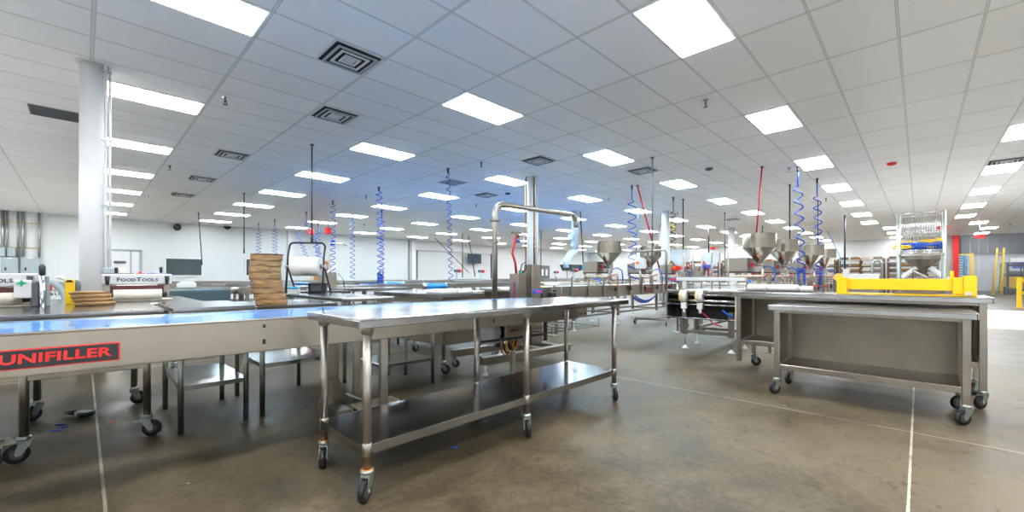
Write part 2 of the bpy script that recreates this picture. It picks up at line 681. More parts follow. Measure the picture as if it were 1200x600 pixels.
c1 = column('support_column', .09, 7.06, .122, 'large white round column at left, nearest of the columns')
g = MB()
for dx, dy, rr in ((.105, -.105, .016), (.145, -.095, .012)):
    g.cyl((dx, dy, .3), (dx, dy, CEIL-.01), rr)
g.build('conduit', WHITEPL, c1)
g = MB()
for z in (1.2, 2.0, 2.8, 3.62):
    g.box(.07, .16, -.125, -.075, z, z+.02)
g.build('conduit_clamp', ZINC, c1)
c2 = column('support_column', 8.09, 7.06, .085, 'white round column behind the tall steel pipe arch')
MB().cyl((-.08, .08, .9), (-.08, .08, CEIL-.01), .018).cyl((.05, -.09, .9), (.05, -.09, CEIL-.01), .018).build('copper_pipe', COPPER, c2)
MB().cyl((.11, -.12, .9), (.11, -.12, CEIL-.01), .04).build('side_pipe', WHITEP, c2)
column('support_column', 16.16, 7.06, .145, 'white round column behind the hopper with an overhead steel arm')
column('support_column', 24.3, 7.06, .16, 'far white round column left of the large front hopper')
column('support_column', 20.1, 9.0, .12, 'slim white column just left of the thicker white column')

# ------------------------------------------------------------------ ceiling fixtures
ORD = ['nearest', 'second', 'third', 'fourth', 'fifth', 'sixth', 'seventh', 'eighth', 'ninth', 'tenth', 'eleventh', 'twelfth']
ROWN = {8.5: 'row furthest right, leading to the strip curtain', 3.5: 'second row from the right',
        -1.5: 'third row from the right', -6.5: 'fourth row from the right', -11.5: 'fifth row from the right',
        -16.5: 'sixth row from the right', -21.5: 'seventh row from the right', -26.5: 'eighth row from the right',
        -31.5: 'row beside the left wall', 13.5: 'row beyond the right edge'}


def pxy(x, y, z):
    d = x*CT + y*ST
    r = x*ST - y*CT
    return (PCX + FP*r/d, PCY - FP*(z - EYE)/d) if d > .1 else (-9999, -9999)


light0 = None
cool_me = None


def light(x, y, label):
    global light0, cool_me
    if light0 is None:
        light0 = thing('ceiling_light', label, 'ceiling light', (x, y, CEIL), 0, 'recessed ceiling light panels')
        a, b = TX/2-.016, TY/2-.012
        f = MB()
        f.box(-a, a, -b, -b+.02, -.012, -.001).box(-a, a, b-.02, b, -.012, -.001)
        f.box(-a, -a+.02, -b+.02, b-.02, -.012, -.001).box(a-.02, a, -b+.02, b-.02, -.012, -.001)
        f.build('frame', WHITEPL, light0)
        MB().box(-a+.02, a-.02, -b+.02, b-.02, -.017, -.001, .003).build('diffuser', LIGHTM, light0)
    else:
        r_ = dup(light0, (x, y, CEIL), 0, label)
        if 3.5 < x < 17 and 4.0 < y < 21:      # panels tinted colder here to add a blue cast to the ceiling
            if cool_me is None:
                cool_me = [c for c in light0.children if c.name.startswith('diffuser')][0].data.copy()
                cool_me.materials.clear()
                cool_me.materials.append(COOLM)
            for c in r_.children:
                if c.name.startswith('diffuser'):
                    c.data = cool_me


rows = {}
for m in sorted(ROWN, reverse=True):
    k = 0
    for i in range(-2, 11):
        n = -.5 + 3*i
        mm = m
        if m == 8.5 and n > 21:
            mm = 9.5 if n < 25 else 10.5
        if m == 3.5 and n > 21:
            mm = 4.5
        if m == 13.5 and n > 8:
            continue
        X, Y = LX0 + TX*n, LY0 - TY*mm
        if X < WX0+1 or X > WX1-.8:
            continue
        p = pxy(X, Y, CEIL)
        if p[1] < -60 or p[0] < -80 or p[0] > 1280:
            light(X, Y, 'recessed white ceiling light panel outside the photo, behind or beside the camera')
            continue
        light(X, Y, 'bright recessed ceiling light panel, %s along the %s' % (ORD[k], ROWN[m]))
        k += 1

# square supply air diffusers: nested louvres
vent0 = None


def vent(n, m, label):
    global vent0
    X, Y = LX0 + TX*n, LY0 - TY*m
    if vent0 is None:
        vent0 = thing('ceiling_vent', label, 'vent', (X, Y, CEIL), 0, 'square ceiling air diffusers')
        MB().box(-.285, .285, -.285, .285, -.006, -.001).build('backing', DARK, vent0)
        def ring(a, w, z0, z1):
            g = MB()
            g.box(-a, a, -a, -a+w, z0, z1).box(-a, a, a-w, a, z0, z1).box(-a, -a+w, -a+w, a-w, z0, z1).box(a-w, a, -a+w, a-w, z0, z1)
            return g
        ring(.298, .028, -.012, -.003).build('rim', WHITEPL, vent0)
        for a in (.235, .165, .095):
            ring(a, .026, -.036, -.024).build('louvre', GREYP if a > .2 else WHITEP, vent0)
        MB().box(-.06, .06, -.06, .06, -.03, -.02, .004).build('centre_plate', WHITEP, vent0)
    else:
        dup(vent0, (X, Y, CEIL), 0, label)


vent(.75, -1.5, 'largest and nearest square louvred ceiling vent, upper left of centre')
vent(1.25, -4.5, 'second nearest square louvred ceiling vent, left of the nearest one')
vent(.75, -10.5, 'square louvred ceiling vent above the far dark left-wall window')
vent(.75, -20.5, 'small far ceiling vent close to the left wall')
vent(4.75, -3.5, 'louvred ceiling vent just above the column behind the pipe arch')
vent(6.75, -1.5, 'louvred ceiling vent crossed by a hanging rod right of the pipe arch')
vent(6.25, -9.5, 'dark ceiling vent left of the pipe arch top')
vent(11.25, -1.5, 'far ceiling vent beside a light panel above the round acrylic hopper')
vent(15.75, -3.5, 'far ceiling vent left of the large steel hopper')
vent(10.75, 8.5, 'ceiling vent at right edge beside the light row to the strip curtain')
vent(.75, -15.5, 'faint ceiling vent over the left machines in the distance')


def grille(n, m, label, mat):
    X, Y = LX0 + TX*n, LY0 - TY*m
    t = thing('ceiling_return_grille', label, 'vent', (X, Y, CEIL))
    MB().box(-.29, .29, -.28, .28, -.008, -.001).build('panel', mat, t)
    g = MB()
    for k in range(12):
        y = -.25 + .045*k
        g.box(-.27, .27, y, y+.012, -.014, -.008)
    g.build('slat', mat, t)


grille(-1.3, -9.5, 'dark return air grille in the ceiling left of the big column', GREYBOX)
grille(4.75, -8.5, 'flat grey return grille behind the blue coiled hose', GREYP)

spr0 = None


def sprinkler(px, py, label):
    global spr0
    X, Y = onz(px, py, CEIL)
    if spr0 is None:
        spr0 = thing('ceiling_sprinkler', label, 'sprinkler', (X, Y, CEIL), 0, 'ceiling sprinkler heads')
        MB().lathe([(.045, -.006), (.045, -.001)], n=20).build('escutcheon', CHROME, spr0)
        MB().cyl((0, 0, -.07), (0, 0, -.006), .016).cyl((-.018, 0, -.1), (-.018, 0, -.06), .005, n=6).cyl((.018, 0, -.1), (.018, 0, -.06), .005, n=6).build('body', GREYBOX, spr0)
        MB().lathe([(.03, -.108), (.03, -.1)], n=14).build('deflector', GREYBOX, spr0)
    else:
        dup(spr0, (X, Y, CEIL), 0, label)


for px, py, l in ((264, 114, 'sprinkler head nearest the big white column'), (199, 194, 'sprinkler head above the dark left-wall window row'),
                  (174, 228, 'far sprinkler head just right of the big column lights'), (564, 190, 'sprinkler head left of the pipe arch and beside a light'),
                  (827, 117, 'nearest sprinkler head right of the photo centre'), (429, 229, 'sprinkler head between two blue coiled hoses at left centre'),
                  (558, 239, 'sprinkler head just left of the steel pipe arch bend'), (713, 231, 'sprinkler head beside the light right of the pipe arch'),
                  (925, 196, 'sprinkler head between the red and blue hanging hoses'), (968, 232, 'sprinkler head right of the two big blue coils'),
                  (794, 249, 'sprinkler head near the thick white column at centre right'), (1184, 262, 'sprinkler head above the strip curtain'),
                  (427, 262, 'far sprinkler head high near the left wall at centre left')):
    sprinkler(px, py, l)


def puck(px, py, mat, label, cat, name):
    X, Y = onz(px, py, CEIL)
    t = thing(name, label, cat, (X, Y, CEIL))
    MB().lathe([(.03, -.06), (.07, -.045), (.085, -.02), (.085, -.001)], n=24).build('body', mat, t)
    MB().lathe([(.09, -.008), (.09, -.001)], n=24).build('base', WHITEPL if mat is GREYBOX else mat, t)


puck(1045, 191, REDP, 'red round fire alarm puck on the ceiling at right', 'alarm', 'ceiling_fire_alarm')
puck(831, 197, GREYBOX, 'grey smoke detector on the ceiling above the acrylic hoppers', 'smoke detector', 'ceiling_smoke_detector')
puck(595, 226, GREYBOX, 'grey smoke detector on the ceiling left of the second column', 'smoke detector', 'ceiling_smoke_detector')

# ------------------------------------------------------------------ hanging hoses, drop rods and cords
def drop(name, px, py, zb, mat, r, label, cat, kind='rod', turns=0, cr=.03, lean=(0, 0), extra=None):
    X, Y = onz(px, py, CEIL)
    t = thing(name, label, cat, (X, Y, CEIL))
    L = CEIL - zb
    MB().box(-.03, .03, -.03, .03, -.03, -.001, .004).build('ceiling_hook', GREYBOX, t)
    if kind == 'rod':
        MB().tube([(0, 0, -.02), (lean[0]*.5, lean[1]*.5, -L*.5), (lean[0], lean[1], -L)], r, 8).build('rod', mat, t)
    elif kind == 'coil':
        s = .30 if L > 1 else .1
        MB().cyl((0, 0, -.13), (0, 0, -.02), .02).build('swivel', BLACK, t)
        pts = [(0, 0, -.1)]
        if turns < 13:
            pts += [(0, 0, -.1 - s*k) for k in (.5, 1.0)]
        z0 = pts[-1][2] - .05
        N = turns*10
        for i in range(N+1):
            f = i/N
            a = 2*PI*turns*f
            ff = f**1.0
            pts.append((cr*math.cos(a) + lean[0]*f, cr*math.sin(a) + lean[1]*f, z0 - (L+z0-.02)*ff if False else z0 + (-L - z0)*ff))
        MB().tube(pts, r, 6).build('coil', mat, t)
    if extra:
        extra(t, -L, lean)
    return t


def plug(t, z, lean):
    MB().cyl((lean[0], lean[1], z-.10), (lean[0], lean[1], z+.01), .022).cyl((lean[0], lean[1], z-.13), (lean[0], lean[1], z-.10), .03, .026).build('connector', BLACK, t)


def bundle(t, z, lean):
    random.seed(3)
    pts = []
    for i in range(70):
        a = i*1.25
        pts.append((lean[0] + .085*math.cos(a)*(1+.3*math.sin(i*.7)), lean[1]+.085*math.sin(a), z - .02 - .0055*i + .05*math.sin(i*2.1)))
    MB().tube(pts, .013, 6).build('hose_bundle', BLUE, t)


# blue spiral air hoses
drop('coiled_air_hose', 525, 197, 1.02, BLUE, .009, 'long blue coiled air hose hanging left of the pipe arch', 'air hose', 'coil', 17, .05, (.05, -.05))
drop('coiled_air_hose', 444, 219, 1.3, BLUE, .0115, 'blue coiled air hose ending in a tangled bundle over the tables', 'air hose', 'coil', 13, .085, (.05, 0), bundle)
drop('coiled_air_hose', 447.5, 246, 1.1, BLUE, .013, 'thin blue coiled air hose right behind the tangled one', 'air hose', 'coil', 12, .09)
drop('coiled_air_hose', 390, 235, 1.05, BLUE, .0115, 'blue coiled air hose with a blue plug, right of the black roll stand', 'air hose', 'coil', 14, .08, (.0, 0),
     lambda t, z, l: MB().cyl((0, 0, -1.50), (0, 0, -1.34), .07).build('plug', BLUE, t))
drop('coiled_air_hose', 413, 251, 1.05, BLUE, .012, 'pale blue coiled air hose between two darker blue ones at left centre', 'air hose', 'coil', 13, .10)
drop('coiled_air_hose', 322, 257, 1.6, BLUE, .012, 'blue coiled air hose above the right edge of the tall cardboard stack', 'air hose', 'coil', 11, .10)
drop('coiled_air_hose', 303, 261, 1.55, BLUE, .012, 'blue coiled air hose above the left edge of the tall cardboard stack', 'air hose', 'coil', 11, .10)
drop('coiled_air_hose', 350.5, 268, 1.4, BLUE, .013, 'far blue coiled hose seen inside the black roll stand hoop', 'air hose', 'coil', 11, .11, (.5, -.5))
drop('coiled_air_hose', 359, 248, 1.2, BLUE, .012, 'blue coiled hose beside the black rod over the roll stand', 'air hose', 'coil', 12, .10, (.6, -.6))
drop('coiled_air_hose', 372.5, 262, 1.2, BLUE, .013, 'blue coiled hose hanging in front of the orange door', 'air hose', 'coil', 12, .11)
drop('coiled_air_hose', 740.5, 217, 1.05, BLUE, .014, 'blue coiled air hose right of the first steel hopper', 'air hose', 'coil', 9, .11)
drop('coiled_air_hose', 935, 195, 1.35, BLUE, .016, 'large blue coiled air hose bunched up between the front hoppers', 'air hose', 'coil', 7, .085, (.25, -.02), bundle)
drop('coiled_air_hose', 957.5, 209, 1.3, BLUE, .016, 'second large blue coiled hose, just left of the yellow beam', 'air hose', 'coil', 8, .085, (.35, 0), bundle)
drop('coiled_air_hose', 789, 231, 1.4, BLACK, .012, 'black coiled cord with yellow tape right of the thick column', 'cord', 'coil', 12, .08, (0, 0),
     lambda t, z, l: MB().box(-.05, .05, -.03, .03, -1.08, -.84, .02).build('tape_wrap', TAPE, t))
# red hoses
drop('red_air_hose', 893, 195, 1.75, RED, .018, 'thick red hose dropping straight into the large front hopper', 'air hose', 'rod', lean=(-.10, .12))
drop('red_air_hose', 747, 217, 1.4, RED, .022, 'slanting red hose beside the blue coil at the second hopper', 'air hose', 'rod', lean=(.50, -.40))
# rods and cords
for px, py, zb, mat, r, lab, lean, ex in (
        (365.5, 169, 1.95, BLACKP, .014, 'black rod hanging from the ceiling over the roll stand', (0, 0), plug),
        (286, 226, 2.0, BLACKP, .016, 'black drop cord with plug left of the tall cardboard stack', (0, 0), plug),
        (232.5, 249, 1.75, BLACKP, .018, 'black drop cord in front of the dark wall window', (.1, -.1), plug),
        (680, 248, 1.25, BLACKP, .022, 'dark rod hanging right of the white duct', (.1, -.1), None),
        (764.5, 184, 1.5, GREYBOX, .014, 'grey rod crossing a ceiling vent above the second hopper', (0, 0), None),
        (800.5, 233, 1.65, BLACKP, .018, 'dark rod above the square acrylic hopper', (0, 0), None),
        (830.5, 265, 1.9, BLACKP, .035, 'thick dark rod dropping to the round acrylic hopper', (0, 0), None),
        (849.5, 249, 1.6, GREYBOX, .018, 'thin dark rod just left of the far white column', (0, 0), plug),
        (925.5, 216, 1.6, BLACKP, .018, 'dark rod above the second front hopper', (0, 0), None),
        (958.5, 235, 1.7, BLACKP, .016, 'dark rod hidden partly by the second large blue coil', (0, 0), None),
        (990, 252, 1.3, BLACKP, .03, 'dark conduit rod hanging left of the wire rack', (0, 0), plug),
        (893.5, 265, 1.9, BLACKP, .02, 'short far rod behind the large front hopper', (0, 0), None),
        (542, 274, 1.1, BLACKP, .03, 'black cord hanging left of the wall television', (0, 0), None),
        (549, 277, 1.15, BLACKP, .03, 'black cord hanging in front of the wall television', (.3, -.3), None),
        (634, 270, 1.2, GREYBOX, .03, 'dark cord in front of the far grey double door', (0, 0), None),
        (629, 266, 1.7, BLACKP, .02, 'thin dark cord right of the second white column', (0, 0), None),
        (510, 279, 1.4, BLACKP, .02, 'slanting thin cord far behind the long blue coil', (1.6, -1.6), None),
        (970, 271, 1.1, CYAN, .02, 'slanting light blue hose left of the yellow beam', (.9, -.9), None),
        (748.5, 245, 1.5, CYAN, .016, 'light blue line behind the slanting red hose', (-.1, .1), None),
        (689, 285, 1.4, CYAN, .02, 'light blue line above the first filler cabinet', (0, 0), None)):
    drop('hanging_cord', px, py, zb, mat, r, lab, 'cord', 'rod', lean=lean, extra=ex)

# ------------------------------------------------------------------ casters
def wheel_mesh(r, w):
    g = MB()
    prof = [(.010, -w*.5), (r*.62, -w*.5), (r*.9, -w*.5), (r, -w*.32), (r, w*.32), (r*.9, w*.5), (r*.62, w*.5), (.010, w*.5)]
    g.lathe(prof, (0, 0, 0), 28, 'y')
    o = g.build('tmp', BLACK)
    me = o.data
    bpy.data.objects.remove(o)
    return me


def fork_mesh(r, w):
    g = MB()
    top = r*2 + .018
    g.lathe([(.030, top), (.034, top+.008), (.034, top+.022), (.022, top+.026), (.018, top+.045)], n=20)
    g.box(-.03, .035, -w*.5-.009, w*.5+.009, top-.012, top+.002, .003)
    for s in (-1, 1):
        y = s*(w*.5+.006)
        M = Matrix.Translation((0, y-.002, 0)) @ Matrix.Rotation(PI/2, 4, 'X')
        out = [(-.026, top-.005), (.030, top-.005), (.028, top-.022), (-.016, r-.012), (-.038, r-.014), (-.044, r+.004)]
        g.prism(out, .004, Matrix.Translation((0, y+.002, 0)) @ Matrix.Rotation(PI/2, 4, 'X'))
    g.cyl((-.030, -w*.5-.014, r), (-.030, w*.5+.014, r), .008, n=10)
    o = g.build('tmp', ZINC)
    me = o.data
    bpy.data.objects.remove(o)
    return me


def ring_mesh(r):
    o = MB().lathe([(.024, 0), (.030, .002), (.030, .007), (.023, .009)], n=18).build('tmp', GREASE)
    me = o.data
    bpy.data.objects.remove(o)
    return me


def brake_mesh(r, w):
    o = MB().box(.02, .075, -w*.45, w*.45, r*2-.01, r*2, .002).box(.07, .085, -w*.45, w*.45, r*2-.02, r*2, .002).build('tmp', ZINC)
    me = o.data
    bpy.data.objects.remove(o)
    return me


def hub_mesh(r, w):
    o = MB().lathe([(.004, -w*.52), (r*.55, -w*.53), (r*.58, -w*.5), (r*.58, w*.5), (r*.55, w*.53), (.004, w*.52)], (0, 0, 0), 20, 'y').build('tmp', HUB)
    me = o.data
    bpy.data.objects.remove(o)
    return me


CR, CW = .058, .032
WHEEL, FORK, RINGM, BRAKE, HUBM = wheel_mesh(CR, CW), fork_mesh(CR, CW), ring_mesh(CR), brake_mesh(CR, CW), hub_mesh(CR, CW)
CASTER_H = 2*CR + .035


def caster(parent, x, y, rz=0.0, grease=False, brake=False, s=1.0, name='caster'):
    f = shared(name, FORK, parent, (x, y, 0), rz)
    f.scale = (s, s, s)
    shared('wheel', WHEEL, f, (-.030, 0, CR))
    shared('hub', HUBM, f, (-.030, 0, CR))
    if grease:
        shared('grease_ring', RINGM, f, (0, 0, 2*CR+.036))
    if brake:
        shared('brake_pedal', BRAKE, f, (0, 0, 0))
    return f


def round_leg(parent, x, y, z0, z1, r=.0205, mat=None, collar=True, foot=False, name='leg'):
    g = MB().cyl((x, y, z0), (x, y, z1), r, n=18)
    if collar:
        g.lathe([(r, z1-.075), (r+.009, z1-.07), (r+.011, z1)], (x, y, 0), 18)
    o = g.build(name, mat or STEELTUBE, parent)
    if foot:
        MB().lathe([(r*.9, 0), (r*.9, .02), (r*.6, .03), (r*.6, z0+.004)], (x, y, 0), 14).build('foot', BLACK, o)
    return o


def top_slab(x0, x1, y0, y1, z, th=.045, lip=.02):
    """worktop sheet with turned down edges"""
    g = MB()
    g.box(x0, x1, y0, y1, z-.012, z, .004, 2)
    g.box(x0, x1, y0, y0+.012, z-th, z-.008, .003).box(x0, x1, y1-.012, y1, z-th, z-.008, .003)
    g.box(x0, x0+.012, y0+.012, y1-.012, z-th, z-.008, .003).box(x1-.012, x1, y0+.012, y1-.012, z-th, z-.008, .003)
    return g


def tray_shelf(x0, x1, y0, y1, z, th=.045):
    g = MB()
    g.box(x0, x1, y0, y1, z-.010, z, .003)
    g.box(x0, x1, y0, y0+.010, z-th, z-.006).box(x0, x1, y1-.010, y1, z-th, z-.006)
    g.box(x0, x0+.010, y0+.01, y1-.01, z-th, z-.006).box(x1-.010, x1, y0+.01, y1-.01, z-th, z-.006)
    return g


# ------------------------------------------------------------------ the long table in front
T1 = thing('work_table', 'long stainless steel table on six casters with a lower shelf, nearest in the middle', 'table', (.97, 1.96, 0))
L, W_, H_ = 2.70, .70, .947
top_slab(0, L, 0, W_, H_, .048).build('tabletop', STEELTOP, T1)
MB().box(.06, L-.06, W_/2-.04, W_/2+.04, H_-.045, H_-.014).build('stiffener', STEELDK, T1)
tray_shelf(.05, L-.11, .065, W_-.065, .285, .05).build('shelf', STEELTOP, T1)
k = 0
for lx, angs in ((.075, (-.5, .9)), (1.32, (1.3, .4)), (2.56, (.7, .8))):
    for ly, a in ((.075, angs[0]), (W_-.075, angs[1])):
        round_leg(T1, lx, ly, CASTER_H-.012, H_-.014, .022)
        MB().lathe([(.0225, .225), (.026, .228), (.026, .292), (.0225, .295)], (lx, ly, 0), 18).build('shelf_clamp', STEELTUBE, T1)
        caster(T1, lx, ly, {0: .65, 1: 1.0, 2: .95, 3: .4, 4: .8, 5: .8}[k], grease=(k < 2), brake=(k == 1))
        k += 1

# ------------------------------------------------------------------ the two nested cabinet tables at right
def cabinet_table(label, x0, x1, y0, y1, zt, zs, casters, nocaster=(), grease=True):
    t = thing('cabinet_table', label, 'table', (x0, y0, 0))
    w, l = x1-x0, y1-y0
    top_slab(0, w, 0, l, zt, .05).build('tabletop', STEELTOP, t)
    q = .05
    ys = (.04, l-.04-q)
    xs = (.045, w-.045-q)
    k = 0
    for iy, yy in enumerate(ys):
        for ix, xx in enumerate(xs):
            z0 = CASTER_H
            MB().box(xx, xx+q, yy, yy+q, z0, zt-.013, .004).build('leg', STEEL if ix == 0 else STEELTUBE, t)
            if k not in nocaster:
                caster(t, xx+q/2, yy+q/2, casters[k], grease=grease)
            k += 1
    MB().box(xs[0]+.005, xs[1]+q-.005, ys[0]+q, ys[1], zs-.012, zs, .002).build('shelf', STEELDK, t)
    g = MB().box(xs[0]+.004, xs[0]+.02, ys[0]+q, ys[1], zs-.045, zs+.006, .003)
    g.box(xs[0]+q, xs[1], ys[0]+.004, ys[0]+.02, zs-.045, zs).box(xs[0]+q, xs[1], ys[1]+q-.02, ys[1]+q-.004, zs-.045, zs)
    g.build('shelf_edge', STEEL, t)
    MB().box(xs[1]+q-.016, xs[1]+q-.006, ys[0]+q, ys[1], zs, zt-.05).build('back_panel', STEELDK, t)
    for s, yy in ((0, ys[0]+.012), (1, ys[1]+q-.018)):
        MB().box(xs[0]+q, xs[1], yy, yy+.006, zs, zt-.05).build('side_panel', STEELDK, t)
    MB().box(xs[0]+.006, xs[0]+.02, ys[0]+q, ys[1], zt-.075, zt-.045, .002).build('front_rail', STEEL, t)
    return t


TA = cabinet_table('low open-fronted stainless cabinet table, front one of the nested pair at right',
                   4.80, 5.50, -.325, 1.065, .878, .29, (-.75, -.8, -.6, -.2))
MB().box(.012, .028, .36, .46, .2895, .3005).build('bent_flap', STEEL, TA)
TB = cabinet_table('taller stainless cabinet table behind, carrying the yellow beam and white rolls',
                   5.505, 6.26, -.46, 1.60, .976, .40, (-.6, -.8, 0, 2.2), nocaster=(2,))

# ------------------------------------------------------------------ conveyor with the red lettered plate
CV = thing('belt_conveyor', 'long stainless conveyor with blue belt and black and red name plate at left', 'conveyor', (-.26, 2.92, 0), -.0634)
X0, X1, CWD = -1.7, 4.12, .80
zt, zb = .902, .705
def side(y, s):
    g = MB()
    g.box(X0, X1, y, y+.006*s if s > 0 else y+.006, zb, zt-.012, 0)
    g.box(X0, X1, min(y, y+.03*s), max(y, y+.03*s), zt-.012, zt, .004)
    g.box(X0, X1, min(y, y+.03*s), max(y, y+.03*s), zb-.006, zb+.006, .003)
    return g
side(0, 1).build('side_panel', STEEL, CV)
side(CWD, -1).build('side_panel', STEEL, CV)
MB().box(X0, X1-.05, .035, CWD-.035, zt-.05, zt-.002, .012, 2).build('belt', BLUEBELT, CV)
MB().box(X0, X1-.1, .03, CWD-.03, zb+.03, zt-.06).build('belt_bed', STEELDK, CV)
for xx in (1.05, 2.9):
    MB().box(xx-.008, xx+.008, -.003, .002, .845, .865).build('slot', DARK, CV)
    MB().box(xx-.009, xx+.009, -.003, .002, .745, .775, .002).build('slot', DARK, CV)
MB().box(-.2, -.19, -.003, .002, .84, .86).build('slot', DARK, CV)
# red bordered plate
MB().box(-.16, .396, -.006, 0, .735, .827, .002).build('name_plate_border', REDP, CV)
MB().box(-.152, .390, -.0085, -.004, .740, .822, .002).build('name_plate', BLACKP, CV)
lettering('plate_lettering', 'UNIFILLER', CV, (.176, -.0095, .781), (PI/2, 0, 0), .060, REDP, sx=1.32, shear=.03, spacing=1.03, bold=.0016)
for xx in (-.4, 1.9, 3.75):
    for yy in (.14, CWD-.14):
        if xx == 1.9 or yy > .5 and xx > 0:
            MB().box(xx-.03, xx+.03, yy-.02, yy+.02, .05, zb+.02, .004).build('leg', STEELTUBE, CV)
            MB().lathe([(.035, 0), (.03, .015), (.008, .03), (.008, .055)], (xx, yy, 0), 14).build('foot', WHITEPL, CV)
# end plate with bolts at the right end
MB().box(X1, X1+.16, .0, .03, zb+.02, zt-.01, .005).build('end_plate', STEELDK, CV)
MB().box(X1, X1+.16, CWD-.03, CWD, zb+.02, zt-.01, .005).build('end_plate', STEELDK, CV)
for xx in (X1-.25, X1+.03, X1+.12):
    for z in (.75, .85):
        MB().cyl((xx, -.012, z), (xx, .004, z), .011, n=10).build('bolt', BLACKP, CV)
MB().cyl((X1+.08, .03, zt-.06), (X1+.08, CWD-.03, zt-.06), .045, n=20).build('end_roller', STEELTUBE, CV)
# wire catch tray below the end
g = MB()
for k in range(5):
    g.tube([(X1-.55, .05+.17*k, zb-.13), (X1+.45, .05+.17*k, zb-.13), (X1+.45, .05+.17*k, zb-.04)], .006, 6)
for xx in (X1-.5, X1-.05, X1+.42):
    g.tube([(xx, .05, zb-.125), (xx, .73, zb-.125)], .007, 6)
g.tube([(X1-.5, .05, zb-.125), (X1-.5, .05, zb)], .007, 6)
g.tube([(X1-.5, .73, zb-.125), (X1-.5, .73, zb)], .007, 6)
g.tube([(X1-.05, .05, zb-.125), (X1-.05, .05, zb)], .007, 6)
g.build('wire_tray', STEELDK, CV)
MB().box(X1-1.35, X1-.5, .0, .035, zb-.14, zb-.12, .004).box(X1-.53, X1-.5, 0, .035, zb-.2, zb, .004).build('tray_bracket', BLACKP, CV)

# ------------------------------------------------------------------ small tables on galvanised legs behind the conveyor
def small_table(label, x0, x1, y0, y1, zt, zs, group=None, foot=True, mat=None, feet=GALV):
    t = thing('prep_table', label, 'table', (x0, y0, 0), 0, group)
    w, l = x1-x0, y1-y0
    top_slab(0, w, 0, l, zt, .04).build('tabletop', mat or STEELTOP, t)
    for xx in (.05, w-.05):
        for yy in (.05, l-.05):
            round_leg(t, xx, yy, .03 if foot else 0.002, zt-.013, .02, feet, foot=foot)
    if zs:
        tray_shelf(.045, w-.045, .045, l-.045, zs, .035).build('shelf', STEELTOP, t)
    return t


S1 = small_table('narrow stainless table with undershelf, left one behind the blue belt', .46, .98, 3.80, 4.72, .93, .35, foot=False)
S2 = small_table('stainless table carrying the tall cardboard stack, behind the blue belt', 1.01, 1.68, 3.84, 4.75, .915, .43, foot=False)
tg = MB().lathe([(.0, -.004), (.022, -.004), (.022, 0), (0, .0)], (.56, .040, .40), 18, 'z')
MB().cyl((.55, .036, .415), (.55, .045, .415), .018, n=18).build('round_sticker', BLUEPL, S2)

# cardboard circles
def card_stack(name, label, x, y, z, r, n, th, lean=lambda f: (0, 0)):
    for i in range(n):
        f = i/max(1, n-1)
        dx, dy = lean(f)
        dx += random.uniform(-.004, .004)
        dy += random.uniform(-.004, .004)
        t = thing(name, label(i, n) if callable(label) else label, 'cardboard', (x+dx, y+dy, z+i*th), random.uniform(0, 6), 'round cardboard cake circles')
        MB().lathe([(r*random.uniform(.985, 1.0), .0005), (r, th*.5), (r*.995, th-.0005)], n=40).build('cardboard_bundle', CARD, t)


random.seed(11)
def lab_tall(i, n):
    w = ['bottom', 'second from bottom', 'third from bottom', 'fourth from bottom', 'fifth from bottom', 'third from top', 'second from top', 'topmost'][i]
    return 'bundle of round brown cardboard cake boards, %s in the tall leaning stack' % w
zz = .915
for i, h in enumerate((.045, .052, .040, .075, .062, .05, .048, .052)):
    f = zz - .915
    dx = -.045*math.sin(f/.42*PI*.8) + .0
    dy = .03*math.sin(f/.42*PI*.8)
    t = tag(MB().lathe([(.05, 0), (.121, 0.0), (.123, .004), (.124, h*.5), (.122, h-.004), (.120, h)], n=48).build('cake_board_bundle', CARD),
            lab_tall(i, 8), 'cardboard', 'bundles in the tall cardboard stack')
    t.location = (1.165+dx, 4.0+dy, zz+.0005)
    t.rotation_euler = (0, 0, i*1.3)
    zz += h + .001
t = tag(MB().lathe([(.0, 0), (.127, 0), (.127, .006), (0, .006)], n=48).build('cake_board', BROWNRUST), 'single darker round board lying on top of the tall cardboard stack', 'cardboard')
t.location = (1.165-.03, 4.02, zz+.0005)
zz = .925
for i, h in enumerate((.03, .028, .032, .02)):
    nm = ['bottom', 'second from bottom', 'second from top', 'topmost'][i]
    t = tag(MB().lathe([(.05, 0), (.119, 0), (.121, h*.5), (.120, h)], n=48).build('cake_board_bundle', CARD),
            'layer of round brown cardboard cake boards, %s in the short stack at left' % nm, 'cardboard', 'bundles in the short cardboard stack')
    t.location = (.075-.012*i, 4.80+.006*i, zz+.0005)
    zz += h + .001

